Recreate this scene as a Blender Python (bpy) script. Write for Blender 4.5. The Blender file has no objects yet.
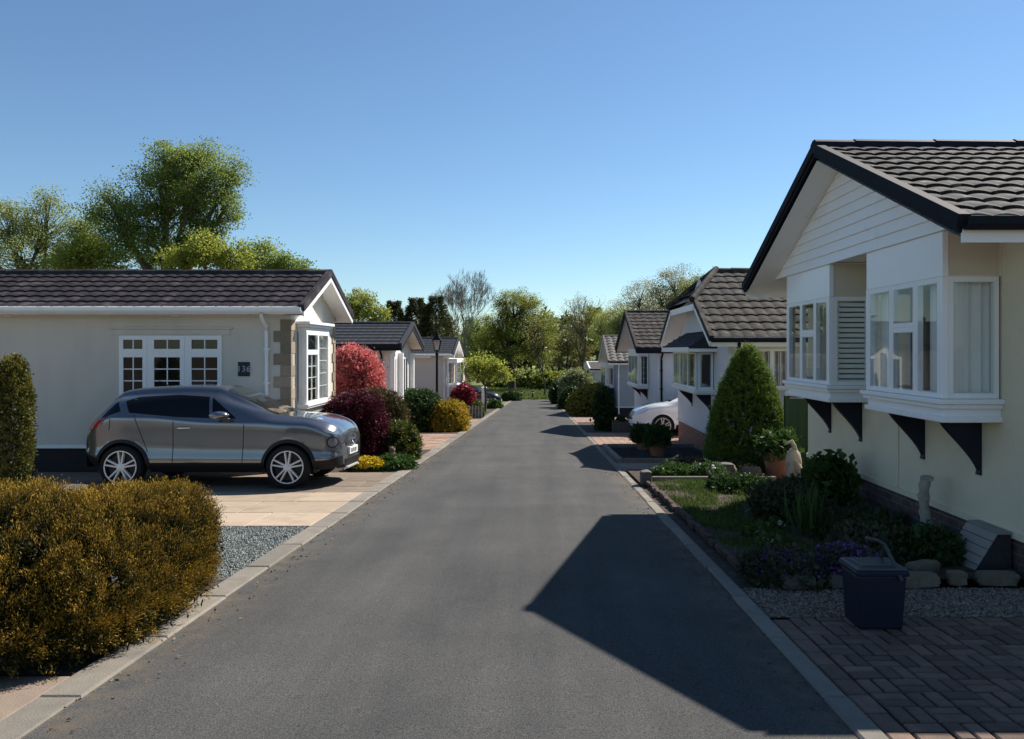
import bpy, bmesh, math, random
import numpy as np
from mathutils import Vector

random.seed(7)
RS = np.random.RandomState(11)
SC = bpy.context.scene
COL = SC.collection
F = 770.0; VX = 537.5; VY = 350.0; CAMH = 1.6
SLOPE = 0.0429; YEND = 74.0
SUN = Vector((0.76, 0.74, 1.0)).normalized()

def g(y):
    return -SLOPE * min(max(y, -40.0), YEND)
def px(x, y):                      # picture column -> X at depth y
    return (x - VX) * y / F
def pz(row, y):                    # picture row -> height at depth y
    return CAMH + (VY - row) * y / F

# ------------------------------------------------------------------ materials
def _nt(name):
    m = bpy.data.materials.new(name); m.use_nodes = True
    nt = m.node_tree; nt.nodes.clear()
    return m, nt, nt.nodes, nt.links
def _mix(nt, fac, a, b, blend='MIX'):
    n = nt.nodes.new('ShaderNodeMix'); n.data_type = 'RGBA'; n.blend_type = blend
    for sock, v in ((n.inputs[0], fac), (n.inputs[6], a), (n.inputs[7], b)):
        if hasattr(v, 'is_linked') or hasattr(v, 'links'): nt.links.new(v, sock)
        elif isinstance(v, (int, float)): sock.default_value = v
        else: sock.default_value = (*v, 1)
    return n.outputs[2]
def _noise(nt, vec, scale, detail=4, rough=.55):
    n = nt.nodes.new('ShaderNodeTexNoise'); n.inputs['Scale'].default_value = scale
    n.inputs['Detail'].default_value = detail; n.inputs['Roughness'].default_value = rough
    if vec is not None: nt.links.new(vec, n.inputs['Vector'])
    return n.outputs['Fac']
def _ramp(nt, fac, p0, p1, c0=(0, 0, 0), c1=(1, 1, 1)):
    n = nt.nodes.new('ShaderNodeValToRGB'); nt.links.new(fac, n.inputs[0])
    e = n.color_ramp.elements; e[0].position = p0; e[1].position = p1
    e[0].color = (*c0, 1); e[1].color = (*c1, 1)
    return n.outputs[0]
def _map(nt, sc):
    t = nt.nodes.new('ShaderNodeTexCoord'); m = nt.nodes.new('ShaderNodeMapping')
    m.inputs['Scale'].default_value = sc; nt.links.new(t.outputs['Object'], m.inputs[0])
    return m.outputs[0]
def mulc(c, k): return tuple(min(1, v * k) for v in c)

def pm(name, col, rough=.6, var=.12, scale=6, bump=0, bscale=60, metal=0, spec=.25, island=0,
       coat=0, stain=None, sscale=2.5, sp=(.5, .7), stretch=(1, 1, 1)):
    m, nt, N, L = _nt(name)
    out = N.new('ShaderNodeOutputMaterial'); b = N.new('ShaderNodeBsdfPrincipled')
    L.new(b.outputs[0], out.inputs[0])
    vec = _map(nt, stretch)
    nz = _noise(nt, vec, scale, 6, .6)
    c = _mix(nt, nz, mulc(col, 1 - var * 1.6), mulc(col, 1 + var * 1.6))
    if island:
        geo = N.new('ShaderNodeNewGeometry')
        c = _mix(nt, 1.0, c, _ramp(nt, geo.outputs['Random Per Island'], 0, 1, (1 - island,) * 3, (1 + island * .6, 1 + island * .5, 1 + island * .4)), 'MULTIPLY')
    if stain:
        c = _mix(nt, _ramp(nt, _noise(nt, vec, sscale, 8, .65), sp[0], sp[1]), c, stain)
    L.new(c, b.inputs['Base Color'])
    b.inputs['Roughness'].default_value = rough; b.inputs['Metallic'].default_value = metal
    b.inputs['Specular IOR Level'].default_value = spec
    if coat: b.inputs['Coat Weight'].default_value = coat; b.inputs['Coat Roughness'].default_value = .04
    if bump:
        bp = N.new('ShaderNodeBump'); bp.inputs['Strength'].default_value = bump; bp.inputs['Distance'].default_value = .01
        L.new(_noise(nt, vec, bscale, 5, .6), bp.inputs['Height']); L.new(bp.outputs[0], b.inputs['Normal'])
    return m

def brickmat(name, c1, c2, mortar, bw=.225, bh=.075, rough=.85):
    m, nt, N, L = _nt(name)
    out = N.new('ShaderNodeOutputMaterial'); b = N.new('ShaderNodeBsdfPrincipled'); L.new(b.outputs[0], out.inputs[0])
    t = N.new('ShaderNodeTexCoord'); s = N.new('ShaderNodeSeparateXYZ'); L.new(t.outputs['Object'], s.inputs[0])
    a = N.new('ShaderNodeMath'); L.new(s.outputs[0], a.inputs[0]); L.new(s.outputs[1], a.inputs[1])
    cb = N.new('ShaderNodeCombineXYZ'); L.new(a.outputs[0], cb.inputs[0]); L.new(s.outputs[2], cb.inputs[1])
    br = N.new('ShaderNodeTexBrick'); L.new(cb.outputs[0], br.inputs['Vector'])
    br.inputs['Scale'].default_value = 1; br.inputs['Brick Width'].default_value = bw; br.inputs['Row Height'].default_value = bh
    br.inputs['Mortar Size'].default_value = .006; br.inputs['Color1'].default_value = (*c1, 1); br.inputs['Color2'].default_value = (*c2, 1)
    br.inputs['Mortar'].default_value = (*mortar, 1)
    c = _mix(nt, .35, br.outputs['Color'], _ramp(nt, _noise(nt, t.outputs['Object'], 12, 6), .2, .8), 'OVERLAY')
    L.new(c, b.inputs['Base Color']); b.inputs['Roughness'].default_value = rough
    bp = N.new('ShaderNodeBump'); bp.inputs['Strength'].default_value = .6; bp.inputs['Distance'].default_value = .01; bp.invert = True
    L.new(br.outputs['Fac'], bp.inputs['Height']); L.new(bp.outputs[0], b.inputs['Normal'])
    return m

def glassmat(name, tint=(.90, .93, .92), refl=.05):
    m, nt, N, L = _nt(name)
    out = N.new('ShaderNodeOutputMaterial'); tr = N.new('ShaderNodeBsdfTransparent'); gl = N.new('ShaderNodeBsdfGlossy')
    gl.inputs['Roughness'].default_value = .015; tr.inputs[0].default_value = (*tint, 1)
    lw = N.new('ShaderNodeLayerWeight'); lw.inputs[0].default_value = .5; fr = N.new('ShaderNodeMath'); fr.operation = 'POWER'; fr.inputs[1].default_value = 4.2; L.new(lw.outputs['Facing'], fr.inputs[0])
    ad = N.new('ShaderNodeMath'); ad.operation = 'MULTIPLY_ADD'; ad.inputs[1].default_value = .9; ad.inputs[2].default_value = refl
    ad.use_clamp = True; L.new(fr.outputs[0], ad.inputs[0])
    mx = N.new('ShaderNodeMixShader'); L.new(ad.outputs[0], mx.inputs[0]); L.new(tr.outputs[0], mx.inputs[1]); L.new(gl.outputs[0], mx.inputs[2])
    L.new(mx.outputs[0], out.inputs[0])
    return m

def leafmat(name, c1, c2, trans=.3, tipc=None, rough=.55, clump=1.3):
    """two leaf tones chosen leaf by leaf; tipc = colour of the new growth at the end of a spray"""
    m, nt, N, L = _nt(name)
    out = N.new('ShaderNodeOutputMaterial'); b = N.new('ShaderNodeBsdfPrincipled'); t = N.new('ShaderNodeBsdfTranslucent')
    geo = N.new('ShaderNodeNewGeometry')
    c = _mix(nt, geo.outputs['Random Per Island'], c1, c2)
    vec = _map(nt, (1, 1, 1))
    c = _mix(nt, 1.0, c, _ramp(nt, _noise(nt, vec, clump, 3), .3, .7, (.72, .76, .72), (1.25, 1.2, 1.05)), 'MULTIPLY')
    if tipc:
        at = N.new('ShaderNodeAttribute'); at.attribute_name = 'tip'
        c = _mix(nt, at.outputs['Fac'], c, _mix(nt, geo.outputs['Random Per Island'], mulc(tipc, .7), mulc(tipc, 1.25)))
    L.new(c, b.inputs['Base Color']); L.new(c, t.inputs['Color'])
    b.inputs['Roughness'].default_value = rough; b.inputs['Specular IOR Level'].default_value = .25
    mx = N.new('ShaderNodeMixShader'); mx.inputs[0].default_value = trans
    L.new(b.outputs[0], mx.inputs[1]); L.new(t.outputs[0], mx.inputs[2]); L.new(mx.outputs[0], out.inputs[0])
    return m

# ------------------------------------------------------------------ mesh helpers
WL = {}                            # world location of every object made
def tag(o, label=None, cat=None, group=None, kind=None):
    if label: o['label'] = label
    if cat: o['category'] = cat
    if group: o['group'] = group
    if kind: o['kind'] = kind
    return o
def thing(name, label, cat, loc, group=None):
    o = bpy.data.objects.new(name, None); COL.objects.link(o); o.empty_display_size = .2
    o.location = loc; WL[o.name] = Vector(loc)
    return tag(o, label, cat, group)

def link(name, me, parent, origin):
    o = bpy.data.objects.new(name, me); COL.objects.link(o)
    if parent is not None:
        o.parent = parent; WL[o.name] = WL[parent.name].copy()
    else:
        o.location = origin; WL[o.name] = Vector(origin)
    return o

class MB:
    def __init__(s): s.v = []; s.f = []; s.mi = []; s.cur = 0
    def add(s, vs, fs):
        b = len(s.v); s.v += [tuple(p) for p in vs]
        for f in fs: s.f.append(tuple(b + i for i in f)); s.mi.append(s.cur)
    def hexa(s, p):                # 8 corners: bottom ring 0-3, top ring 4-7
        s.add(p, [(3, 2, 1, 0), (4, 5, 6, 7), (0, 1, 5, 4), (1, 2, 6, 5), (2, 3, 7, 6), (3, 0, 4, 7)])
    def box(s, x0, x1, y0, y1, z0, z1):
        s.hexa([(x0, y0, z0), (x1, y0, z0), (x1, y1, z0), (x0, y1, z0), (x0, y0, z1), (x1, y0, z1), (x1, y1, z1), (x0, y1, z1)])
    def boxP(s, P, a0, a1, b0, b1, d0, d1):
        s.hexa([P(a0, b0, d0), P(a1, b0, d0), P(a1, b0, d1), P(a0, b0, d1), P(a0, b1, d0), P(a1, b1, d0), P(a1, b1, d1), P(a0, b1, d1)])
    def prism(s, poly, fa, fb):    # poly of 2-D points; fa/fb map a 2-D point to the two end faces
        n = len(poly)
        s.add([fa(*p) for p in poly] + [fb(*p) for p in poly],
              [tuple(range(n)), tuple(range(2 * n - 1, n - 1, -1))] + [(i, (i + 1) % n, n + (i + 1) % n, n + i) for i in range(n)])
    def tube(s, pts, r, n=8, cap=True):
        pts = [Vector(p) for p in pts]
        if not hasattr(r, '__len__'): r = [r] * len(pts)
        b = len(s.v); up = Vector((0, 0, 1))
        for i, p in enumerate(pts):
            d = (pts[min(i + 1, len(pts) - 1)] - pts[max(i - 1, 0)])
            d = d.normalized() if d.length > 1e-9 else up
            a = d.cross(up if abs(d.z) < .95 else Vector((1, 0, 0))).normalized(); c = a.cross(d)
            for k in range(n):
                t = 2 * math.pi * k / n
                s.v.append(tuple(p + (a * math.cos(t) + c * math.sin(t)) * r[i]))
        for i in range(len(pts) - 1):
            for k in range(n):
                s.f.append((b + i * n + k, b + i * n + (k + 1) % n, b + (i + 1) * n + (k + 1) % n, b + (i + 1) * n + k)); s.mi.append(s.cur)
        if cap:
            s.f.append(tuple(b + k for k in range(n))[::-1]); s.mi.append(s.cur)
            e = b + (len(pts) - 1) * n
            s.f.append(tuple(e + k for k in range(n))); s.mi.append(s.cur)
    def lathe(s, prof, c, n=16, axis='z', jit=0, cap=True):
        b = len(s.v); c = Vector(c)
        for (r, h) in prof:
            for k in range(n):
                t = 2 * math.pi * k / n; rr = r * (1 + random.uniform(-jit, jit))
                if axis == 'z': s.v.append((c.x + rr * math.cos(t), c.y + rr * math.sin(t), c.z + h))
                else: s.v.append((c.x + rr * math.cos(t), c.y + h, c.z + rr * math.sin(t)))
        for i in range(len(prof) - 1):
            for k in range(n):
                s.f.append((b + i * n + k, b + i * n + (k + 1) % n, b + (i + 1) * n + (k + 1) % n, b + (i + 1) * n + k)); s.mi.append(s.cur)
        if not cap: return
        s.f.append(tuple(b + k for k in range(n))[::-1]); s.mi.append(s.cur)
        e = b + (len(prof) - 1) * n; s.f.append(tuple(e + k for k in range(n))); s.mi.append(s.cur)
    def grid(s, fn, na, nb):
        b = len(s.v)
        for j in range(nb + 1):
            for i in range(na + 1): s.v.append(tuple(fn(i / na, j / nb)))
        for j in range(nb):
            for i in range(na):
                q = b + j * (na + 1) + i
                s.f.append((q, q + 1, q + na + 2, q + na + 1)); s.mi.append(s.cur)
    def build(s, name, mat, parent=None, origin=None, smooth=0, bevel=0, recalc=True):
        """one mesh object; vertices are given in world space"""
        if parent is not None: o = WL[parent.name]
        elif origin is not None: o = Vector(origin)
        else:
            xs = np.array(s.v); o = Vector((float(xs[:, 0].mean()), float(xs[:, 1].mean()), float(xs[:, 2].min())))
        me = bpy.data.meshes.new(name)
        me.from_pydata([(p[0] - o.x, p[1] - o.y, p[2] - o.z) for p in s.v], [], s.f)
        for m in (mat if isinstance(mat, (list, tuple)) else [mat]): me.materials.append(m)
        if s.mi and max(s.mi) > 0: me.polygons.foreach_set('material_index', s.mi)
        if recalc:
            bm = bmesh.new(); bm.from_mesh(me)
            bmesh.ops.recalc_face_normals(bm, faces=bm.faces); bm.to_mesh(me); bm.free()
        if smooth:
            me.polygons.foreach_set('use_smooth', [True] * len(me.polygons))
            me.set_sharp_from_angle(angle=math.radians(smooth))
        me.update()
        ob = link(name, me, parent, o)
        if bevel:
            bv = ob.modifiers.new('edge', 'BEVEL'); bv.width = bevel; bv.segments = 2; bv.limit_method = 'ANGLE'; bv.angle_limit = math.radians(50)
        return ob

def quads(name, co, mat, parent, tip=None, origin=(0, 0, 0)):
    """a cloud of loose quads from an (n,4,3) array in world space"""
    n = len(co); o = np.array(WL[parent.name] if parent is not None else origin)
    me = bpy.data.meshes.new(name)
    me.vertices.add(4 * n); me.vertices.foreach_set('co', (co - o).astype(np.float32).ravel())
    me.loops.add(4 * n); me.loops.foreach_set('vertex_index', np.arange(4 * n, dtype=np.int32))
    me.polygons.add(n); me.polygons.foreach_set('loop_start', np.arange(0, 4 * n, 4, dtype=np.int32))
    if tip is not None:
        a = me.attributes.new('tip', 'FLOAT', 'POINT'); a.data.foreach_set('value', np.repeat(np.clip(tip, 0, 1), 4).astype(np.float32))
    me.materials.append(mat); me.update(calc_edges=True); me.validate()
    return link(name, me, parent, tuple(o))

def nrm(a): return a / (np.linalg.norm(a, axis=1, keepdims=True) + 1e-9)
def leaves(P, D, l, w, rs=RS, fold=.25):
    n = len(P); D = nrm(D); R = rs.normal(size=(n, 3)); S = nrm(np.cross(D, R)); Nn = np.cross(S, D)
    l = (np.asarray(l) * rs.uniform(.65, 1.3, n))[:, None]; w = (np.asarray(w) * rs.uniform(.7, 1.25, n))[:, None]
    return np.stack([P, P + D * l * .5 + S * w + Nn * l * fold * .3, P + D * l, P + D * l * .5 - S * w + Nn * l * fold * .3], axis=1)

def superpts(n, rx, ry, h, p=2.4, cf=.3, lump=.12, nl=16, depth=.12, rs=RS):
    """points near the surface of a lumpy rounded block standing on z=0, with outward directions"""
    z = rs.uniform(-.85, 1, n); t = rs.uniform(0, 2 * np.pi, n); q = np.sqrt(1 - z * z)
    d = np.stack([q * np.cos(t), q * np.sin(t), z], 1)
    pp = np.where(d[:, 2] < 0, p + 3.0, p); r = ((d[:, 0] ** 2 + d[:, 1] ** 2) ** (pp / 2) + np.abs(d[:, 2]) ** pp) ** (-1 / pp)
    k = nrm(rs.normal(size=(nl, 3))); amp = rs.uniform(-.6, 1, nl) * lump
    r = r * (1 + (np.exp((d @ k.T - 1) * 9) * amp).sum(1))
    r = r * (1 - np.abs(rs.normal(size=n)) * depth)
    zc = cf * h; rz = np.where(d[:, 2] > 0, h - zc, zc * 1.05)
    P = np.stack([d[:, 0] * rx * r, d[:, 1] * ry * r, zc + d[:, 2] * rz * r], 1)
    O = nrm(np.stack([d[:, 0] / rx, d[:, 1] / ry, d[:, 2] / np.maximum(rz, .05)], 1))
    ok = P[:, 2] > .0
    return P[ok], O[ok]

def tufts(C, A, m, tl, tr, ll, lw, rs=RS, spread=.5):
    n = len(C); A = nrm(A)
    t = rs.uniform(0, 1, (n, m)); j = rs.normal(size=(n, m, 3)) * tr
    P = C[:, None, :] + A[:, None, :] * (t[..., None] * tl) + j
    D = A[:, None, :] + rs.normal(size=(n, m, 3)) * spread
    return leaves(P.reshape(-1, 3), D.reshape(-1, 3), ll, lw, rs), t.reshape(-1)

BARK = None
def bush(name, label, cat, loc, rx, ry, h, mat, n=500, m=14, tl=.08, tr=.03, ll=.05, lw=.015, p=2.4, cf=.3,
         lump=.20, depth=.16, up=.4, spread=.6, group=None, stems=3, nl=16, squash=None, inner=True):
    r = thing(name, label, cat, loc, group)
    P, O = superpts(n, rx, ry, h, p, cf, lump, nl, depth)
    if squash: P = squash(P)
    A = O + np.array([0, 0, up]) + RS.normal(size=P.shape) * .3
    co, t = tufts(P + np.array(loc), A, m, tl, tr, ll, lw, spread=spread)
    if inner:                                          # leaves deeper in, so that the shrub is not see-through
        k = P[::2] - O[::2] * (.16 * min(rx, ry)); co2, t2 = tufts(k + np.array(loc), O[::2], max(5, m // 2), tl, tr * 1.6, ll * 1.4, lw * 3.6, spread=1.0)
        co = np.concatenate([co, co2]); t = np.concatenate([t, t2 * 0])
    quads('foliage', co, mat, r, t)
    if stems:
        mb = MB()
        for i in range(stems):
            a = i * 2.4; q = Vector(loc)
            mb.tube([q + Vector((.04 * math.cos(a), .04 * math.sin(a), -.06)), q + Vector((.25 * rx * math.cos(a), .25 * ry * math.sin(a), h * .35)),
                     q + Vector((.45 * rx * math.cos(a), .45 * ry * math.sin(a), h * .7))], [.022, .015, .006], 6)
        mb.build('stem', BARK, r, smooth=60)
    return r

def tree(name, label, cat, base, trunk_h, tr, lobes, mat, bark, per=26, cr=.45, ll=.13, lw=.045, group=None, lean=0, droop=0, seed=1, twig=.012):
    """tapered trunk, a limb into every lobe, a twig to every leaf cluster, leaves round the clusters"""
    rs = np.random.RandomState(seed); rn = random.Random(seed)
    r = thing(name, label, cat, base, group); B = Vector(base)
    mb = MB(); top = B + Vector((lean, 0, trunk_h))
    knee = B + Vector((lean * .35 + tr * .6, 0, trunk_h * .5))
    mb.tube([B + Vector((0, 0, -.25)), B + Vector((0, 0, .12)), knee, top], [tr * 1.5, tr * 1.12, tr * .88, tr * .68], 10)
    CC = []
    for (dx, dy, dz, rx, ry, rz, n) in lobes:
        c = B + Vector((dx, dy, dz)); mid = top.lerp(c, .5) + Vector((rn.uniform(-.3, .3), rn.uniform(-.3, .3), .1 * rz))
        mb.tube([top + Vector((0, 0, -.1)), mid, c], [tr * .6, tr * .38, tr * .14], 7)
        z = rs.normal(size=(n, 3)); z = nrm(z) * (rs.uniform(.18, 1, n) ** (1 / 2.2))[:, None] * rs.uniform(.82, 1.08, n)[:, None]
        P = z * np.array([rx, ry, rz]) + np.array(c)
        for q in P:
            q = Vector(q); k = rn.uniform(.25, 1); s0 = mid.lerp(c, k)
            mb.tube([s0, s0.lerp(q, .55) + Vector((rn.uniform(-.1, .1) * rx, 0, .06 * rz)), q], [tr * .13 + twig, tr * .06 + twig * .7, twig * .5], 4, False)
        CC.append(P)
    C = np.concatenate(CC)
    mb.build('trunk', bark, r, smooth=60)
    m = len(C); sz = rs.uniform(.55, 1.35, m)
    off = np.clip(rs.normal(size=(m, per, 3)), -1.7, 1.7) * (cr * sz)[:, None, None] * np.array([1, 1, .72]) * .6
    P = (C[:, None, :] + off).reshape(-1, 3)
    D = off.reshape(-1, 3) / cr + rs.normal(size=P.shape) * .7 + np.array([0, 0, -droop])
    quads('crown', leaves(P, D, ll, lw, rs), mat, r)
    return r
SKY_STRENGTH, SUN_STRENGTH, EXPOSURE = .066, 5.0, 0.82
# ------------------------------------------------------------------ houses
def win_frame(mbf, mbp, P, a0, a1, b0, b1, cells, fw=.045, d0=-.03, d1=.03, mun=.016):
    """white frame bars and glass of one window in the plane P(a,b,depth); cells are fractions plus a bar grid"""
    W = a1 - a0; H = b1 - b0
    for (f0, f1, g0, g1, nx, ny) in cells:
        x0, x1, y0, y1 = a0 + f0 * W, a0 + f1 * W, b0 + g0 * H, b0 + g1 * H
        mbf.boxP(P, x0, x0 + fw, y0, y1, d0, d1); mbf.boxP(P, x1 - fw, x1, y0, y1, d0, d1)
        mbf.boxP(P, x0 + fw, x1 - fw, y0, y0 + fw, d0, d1 - .002); mbf.boxP(P, x0 + fw, x1 - fw, y1 - fw, y1, d0, d1 - .002)
        for i in range(1, nx):
            c = x0 + fw + (x1 - x0 - 2 * fw) * i / nx; mbf.boxP(P, c - mun / 2, c + mun / 2, y0 + fw, y1 - fw, d0 + .012, d1 - .014)
        for j in range(1, ny):
            c = y0 + fw + (y1 - y0 - 2 * fw) * j / ny; mbf.boxP(P, x0 + fw, x1 - fw, c - mun / 2, c + mun / 2, d0 + .014, d1 - .017)
        mbp.add([P(x0 + fw * .8, y0 + fw * .8, 0), P(x1 - fw * .8, y0 + fw * .8, 0), P(x1 - fw * .8, y1 - fw * .8, 0), P(x0 + fw * .8, y1 - fw * .8, 0)], [(0, 1, 2, 3)])

def curtain(P, a0, a1, b0, b1, d, mat, parent, name='curtain', amp=.02, per=.09):
    mb = MB(); n = max(8, int((a1 - a0) / per * 6))
    mb.grid(lambda s, t: P(a0 + (a1 - a0) * s, b0 + (b1 - b0) * t, d + amp * math.sin(2 * math.pi * s * (a1 - a0) / per + 1.3 * math.sin(5 * s))), n, 1)
    return mb.build(name, mat, parent, smooth=80, recalc=False)

def blind(P, a0, a1, b0, b1, d, mat, parent, step=.06):
    mb = MB(); z = b0
    while z < b1 - .02:
        mb.boxP(P, a0, a1, z, z + step * .72, d - .006, d); z += step
    return mb.build('blind', mat, parent)

def sheet(mb, P, a0, a1, b0, b1, holes, rd=.09):
    """a wall face with rectangular openings and their reveals"""
    xs = sorted({a0, a1, *[h[0] for h in holes], *[h[1] for h in holes]}); ys = sorted({b0, b1, *[h[2] for h in holes], *[h[3] for h in holes]})
    for i in range(len(xs) - 1):
        for j in range(len(ys) - 1):
            cx = (xs[i] + xs[i + 1]) / 2; cy = (ys[j] + ys[j + 1]) / 2
            if any(h[0] < cx < h[1] and h[2] < cy < h[3] for h in holes): continue
            mb.add([P(xs[i], ys[j], 0), P(xs[i + 1], ys[j], 0), P(xs[i + 1], ys[j + 1], 0), P(xs[i], ys[j + 1], 0)], [(0, 1, 2, 3)])
    for (x0, x1, y0, y1) in holes:
        for (p, q) in (((x0, y0), (x1, y0)), ((x1, y0), (x1, y1)), ((x1, y1), (x0, y1)), ((x0, y1), (x0, y0))):
            mb.add([P(p[0], p[1], 0), P(q[0], q[1], 0), P(q[0], q[1], -rd), P(p[0], p[1], -rd)], [(0, 1, 2, 3)])

class House:
    def __init__(h, label, Xf, s, y0, y1, zb, ze, zr, L, M, oe=.28, og=.5, og2=.3, hip=None, near_holes=(), front_holes=(),
                 course=.33, wave=.22, amp=.018, res=10, barge_drop=.17, gutter=True, fh=.17, vt=.072, plinth_in=.015, name='bungalow', cap_light=False):
        h.Xf, h.s, h.y0, h.y1, h.zb, h.ze, h.zr, h.L, h.M = Xf, s, y0, y1, zb, ze, zr, L, M
        h.oe, h.og = oe, og
        ym = (y0 + y1) / 2; h.ym = ym; gz = g(ym)
        r = h.root = thing(name, label, 'house', (Xf + s * L / 2, ym, gz))
        X = lambda u: Xf + s * u
        h.N = lambda a, b, d: (X(a), y0 - d, b)             # near side wall: a along the house, d outward
        h.Fr = lambda a, b, d: (X(-d), a, b)                # road-facing wall: a = Y
        run = ym - (y0 - oe); rise = zr - ze; sl = math.hypot(run, rise); ty, tz = run / sl, rise / sl; h.ty, h.tz = ty, tz
        ut = .13                                            # roof thickness
        h.under = lambda y: zr - abs(y - ym) * rise / run - ut / ty
        zt = h.under(y0); h.zt = zt
        mb = MB(); sheet(mb, h.N, 0, L, zb, zt, list(near_holes)); sheet(mb, h.Fr, y0, y1, zb, zt, list(front_holes))
        mb.add([h.Fr(y0, zt, 0), h.Fr(y1, zt, 0), h.Fr(ym, h.under(ym), 0)], [(0, 1, 2)])
        B = lambda a, b, d: (X(L), a, b)
        sheet(mb, B, y0, y1, zb, zt, []); mb.add([B(y0, zt, 0), B(y1, zt, 0), B(ym, h.under(ym), 0)], [(0, 1, 2)])
        sheet(mb, lambda a, b, d: (X(a), y1 + d, b), 0, L, zb, zt, [])
        mb.add([(X(0), y0, zb), (X(L), y0, zb), (X(L), y1, zb), (X(0), y1, zb)], [(0, 1, 2, 3)])
        h.wall = mb.build('wall', M['wall'], r, recalc=False)
        mb = MB()
        if M.get('drip'):
            mb.boxP(h.Fr, y0 - .02, y1 + .02, zb - .03, zb + .025, -.03, .018); mb.boxP(h.N, .0, L, zb - .03, zb + .025, -.03, .018)
            mb.build('drip_rail', M['drip'], h.wall)
        mb = MB(); p = plinth_in
        mb.box(min(X(p), X(L - p)), max(X(p), X(L - p)), y0 + p, y1 - p, g(y1) - .2, zb - .004); mb.build('plinth', M['plinth'], r)
        # ---- roof: tiled courses on both slopes
        nc = max(3, round(sl / course)); c = sl / nc
        sb = None
        if hip: sb = (hip[1] - ze) / rise * sl; uh = hip[0]
        mb = MB(); du = wave / res; nu = int((L + og + og2) / du)
        for side in (0, 1):
            def V(u, q, k):
                y = (y0 - oe + ty * q - tz * k); z = ze + tz * q + ty * k
                if side: y = 2 * ym - y
                return (X(u), y, z)
            rows = []
            for i in range(nc):
                rows += [(i * c, .034), (i * c + .03, .037), (i * c + c * .55, .022), ((i + 1) * c, .010)]
            base = len(mb.v); ph = side * .07
            for (q, k) in rows:
                um = -og
                if hip and q > sb: um = -og + (q - sb) / (sl - sb) * (uh + og)
                for i in range(nu + 1):
                    u = max(-og + i * du, um); w = abs(math.sin(math.pi * u / wave)) ** .8
                    mb.v.append(V(u, q - .02 * (1 - w) * (k > .03) * (amp > .012), k + amp * w - amp * .5))
            for j in range(len(rows) - 1):
                for i in range(nu):
                    a = base + j * (nu + 1) + i
                    mb.f.append((a, a + 1, a + nu + 2, a + nu + 1)); mb.mi.append(0)
        if hip:
            yb0 = y0 - oe + ty * sb; zb_ = ze + tz * sb; nh = 4
            for i in range(nh):
                f0, f1 = i / nh, (i + 1) / nh
                Q = lambda f, e, k: (X(-og + f * (uh + og) - k), (yb0 + (ym - yb0) * f) if e == 0 else (2 * ym - yb0 - (ym - yb0) * f), zb_ + (zr - zb_) * f + k)
                mb.add([Q(f0, 0, .05), Q(f0, 1, .05), Q(f1, 1, .02), Q(f1, 0, .02)], [(0, 1, 2, 3)])
        h.roof = mb.build('roof', M['roof'], r, smooth=35, recalc=False)
        # ---- underside, fascia, gutter, bargeboards, ridge
        mb = MB(); u0, u1 = -og + .02, L + og2 - .02
        top = ym - (ym - (y0 - oe)) * 0.0
        for sg in (-1, 1):
            ya = ym + sg * (run - .015)
            if hip:
                yk = ym + sg * (ym - (y0 - oe + ty * sb)); 
                mb.add([(X(u0), ya, h.under(ya)), (X(u1), ya, h.under(ya)), (X(u1), yk, h.under(yk)), (X(u0), yk, h.under(yk))], [(0, 1, 2, 3)])
                mb.add([(X(u0), yk, h.under(yk)), (X(u1), yk, h.under(yk)), (X(u1), ym, h.under(ym)), (X(uh), ym, h.under(ym))], [(0, 1, 2, 3)])
            else:
                mb.add([(X(u0), ya, h.under(ya)), (X(u1), ya, h.under(ya)), (X(u1), ym, h.under(ym)), (X(u0), ym, h.under(ym))], [(0, 1, 2, 3)])
        mb.build('soffit', M['soffit'], h.roof, recalc=False)
        for sg in (-1, 1):
            mb = MB(); ya = ym + sg * run
            y_in = ym + sg * (run - .022)
            mb.box(min(X(u0), X(u1)), max(X(u0), X(u1)), min(ya, y_in), max(ya, y_in), ze - fh, ze + .03)
            yw = y0 if sg < 0 else y1
            mb.box(min(X(.0), X(u1)), max(X(.0), X(u1)), min(y_in, yw), max(y_in, yw), ze - fh - .002, ze - fh + .01)
            mb.build('fascia', M['fascia'], h.roof)
        if gutter:
            for sg in (-1, 1):
                mb = MB(); ya = ym + sg * (run + .002)
                prof = [(0, 0), (.0, -.05), (.03, -.085), (.075, -.085), (.105, -.05), (.105, .005), (.095, .005), (.085, -.05), (.07, -.072), (.035, -.072), (.012, -.05), (.012, 0)]
                f = lambda a, u, sg=sg, ya=ya: None
                mb.prism(prof, lambda a, b, sg=sg, ya=ya: (X(u0 - .01), ya + sg * a, ze + .0 + b), lambda a, b, sg=sg, ya=ya: (X(u1), ya + sg * a, ze + .0 + b))
                mb.build('gutter', M['gutter'], h.roof)
        mb = MB()
        def strip(ua, ub, n0, n1):
            for sg in (-1, 1):
                pts = []
                for (q, k) in ((-.03, n0), (sb if hip else sl, n0), (sb if hip else sl, n1), (-.03, n1)):
                    y = y0 - oe + ty * q - tz * k; z = ze + tz * q + ty * k
                    if not hip and q == sl: y = ym; z = zr + k / ty
                    if sg > 0: y = 2 * ym - y
                    pts.append((y, z))
                mb.prism(pts, lambda a, b: (X(ua), a, b), lambda a, b: (X(ub), a, b))
        strip(-og - .03, -og + .06, -.055, vt)
        if hip:
            for e in (0, 1):
                pa = Q(0, e, .06); pb = Q(1, e, .06); mb.tube([pa, pb], .075, 8)
        mb.build('verge', M['verge'], h.roof)
        mb = MB(); strip(-og - .012, -og + .02, -barge_drop, -.058)
        if hip: mb.box(min(X(-og - .012), X(-og + .02)), max(X(-og - .012), X(-og + .02)), yb0, 2 * ym - yb0, zb_ - .17, zb_ - .03)
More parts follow.
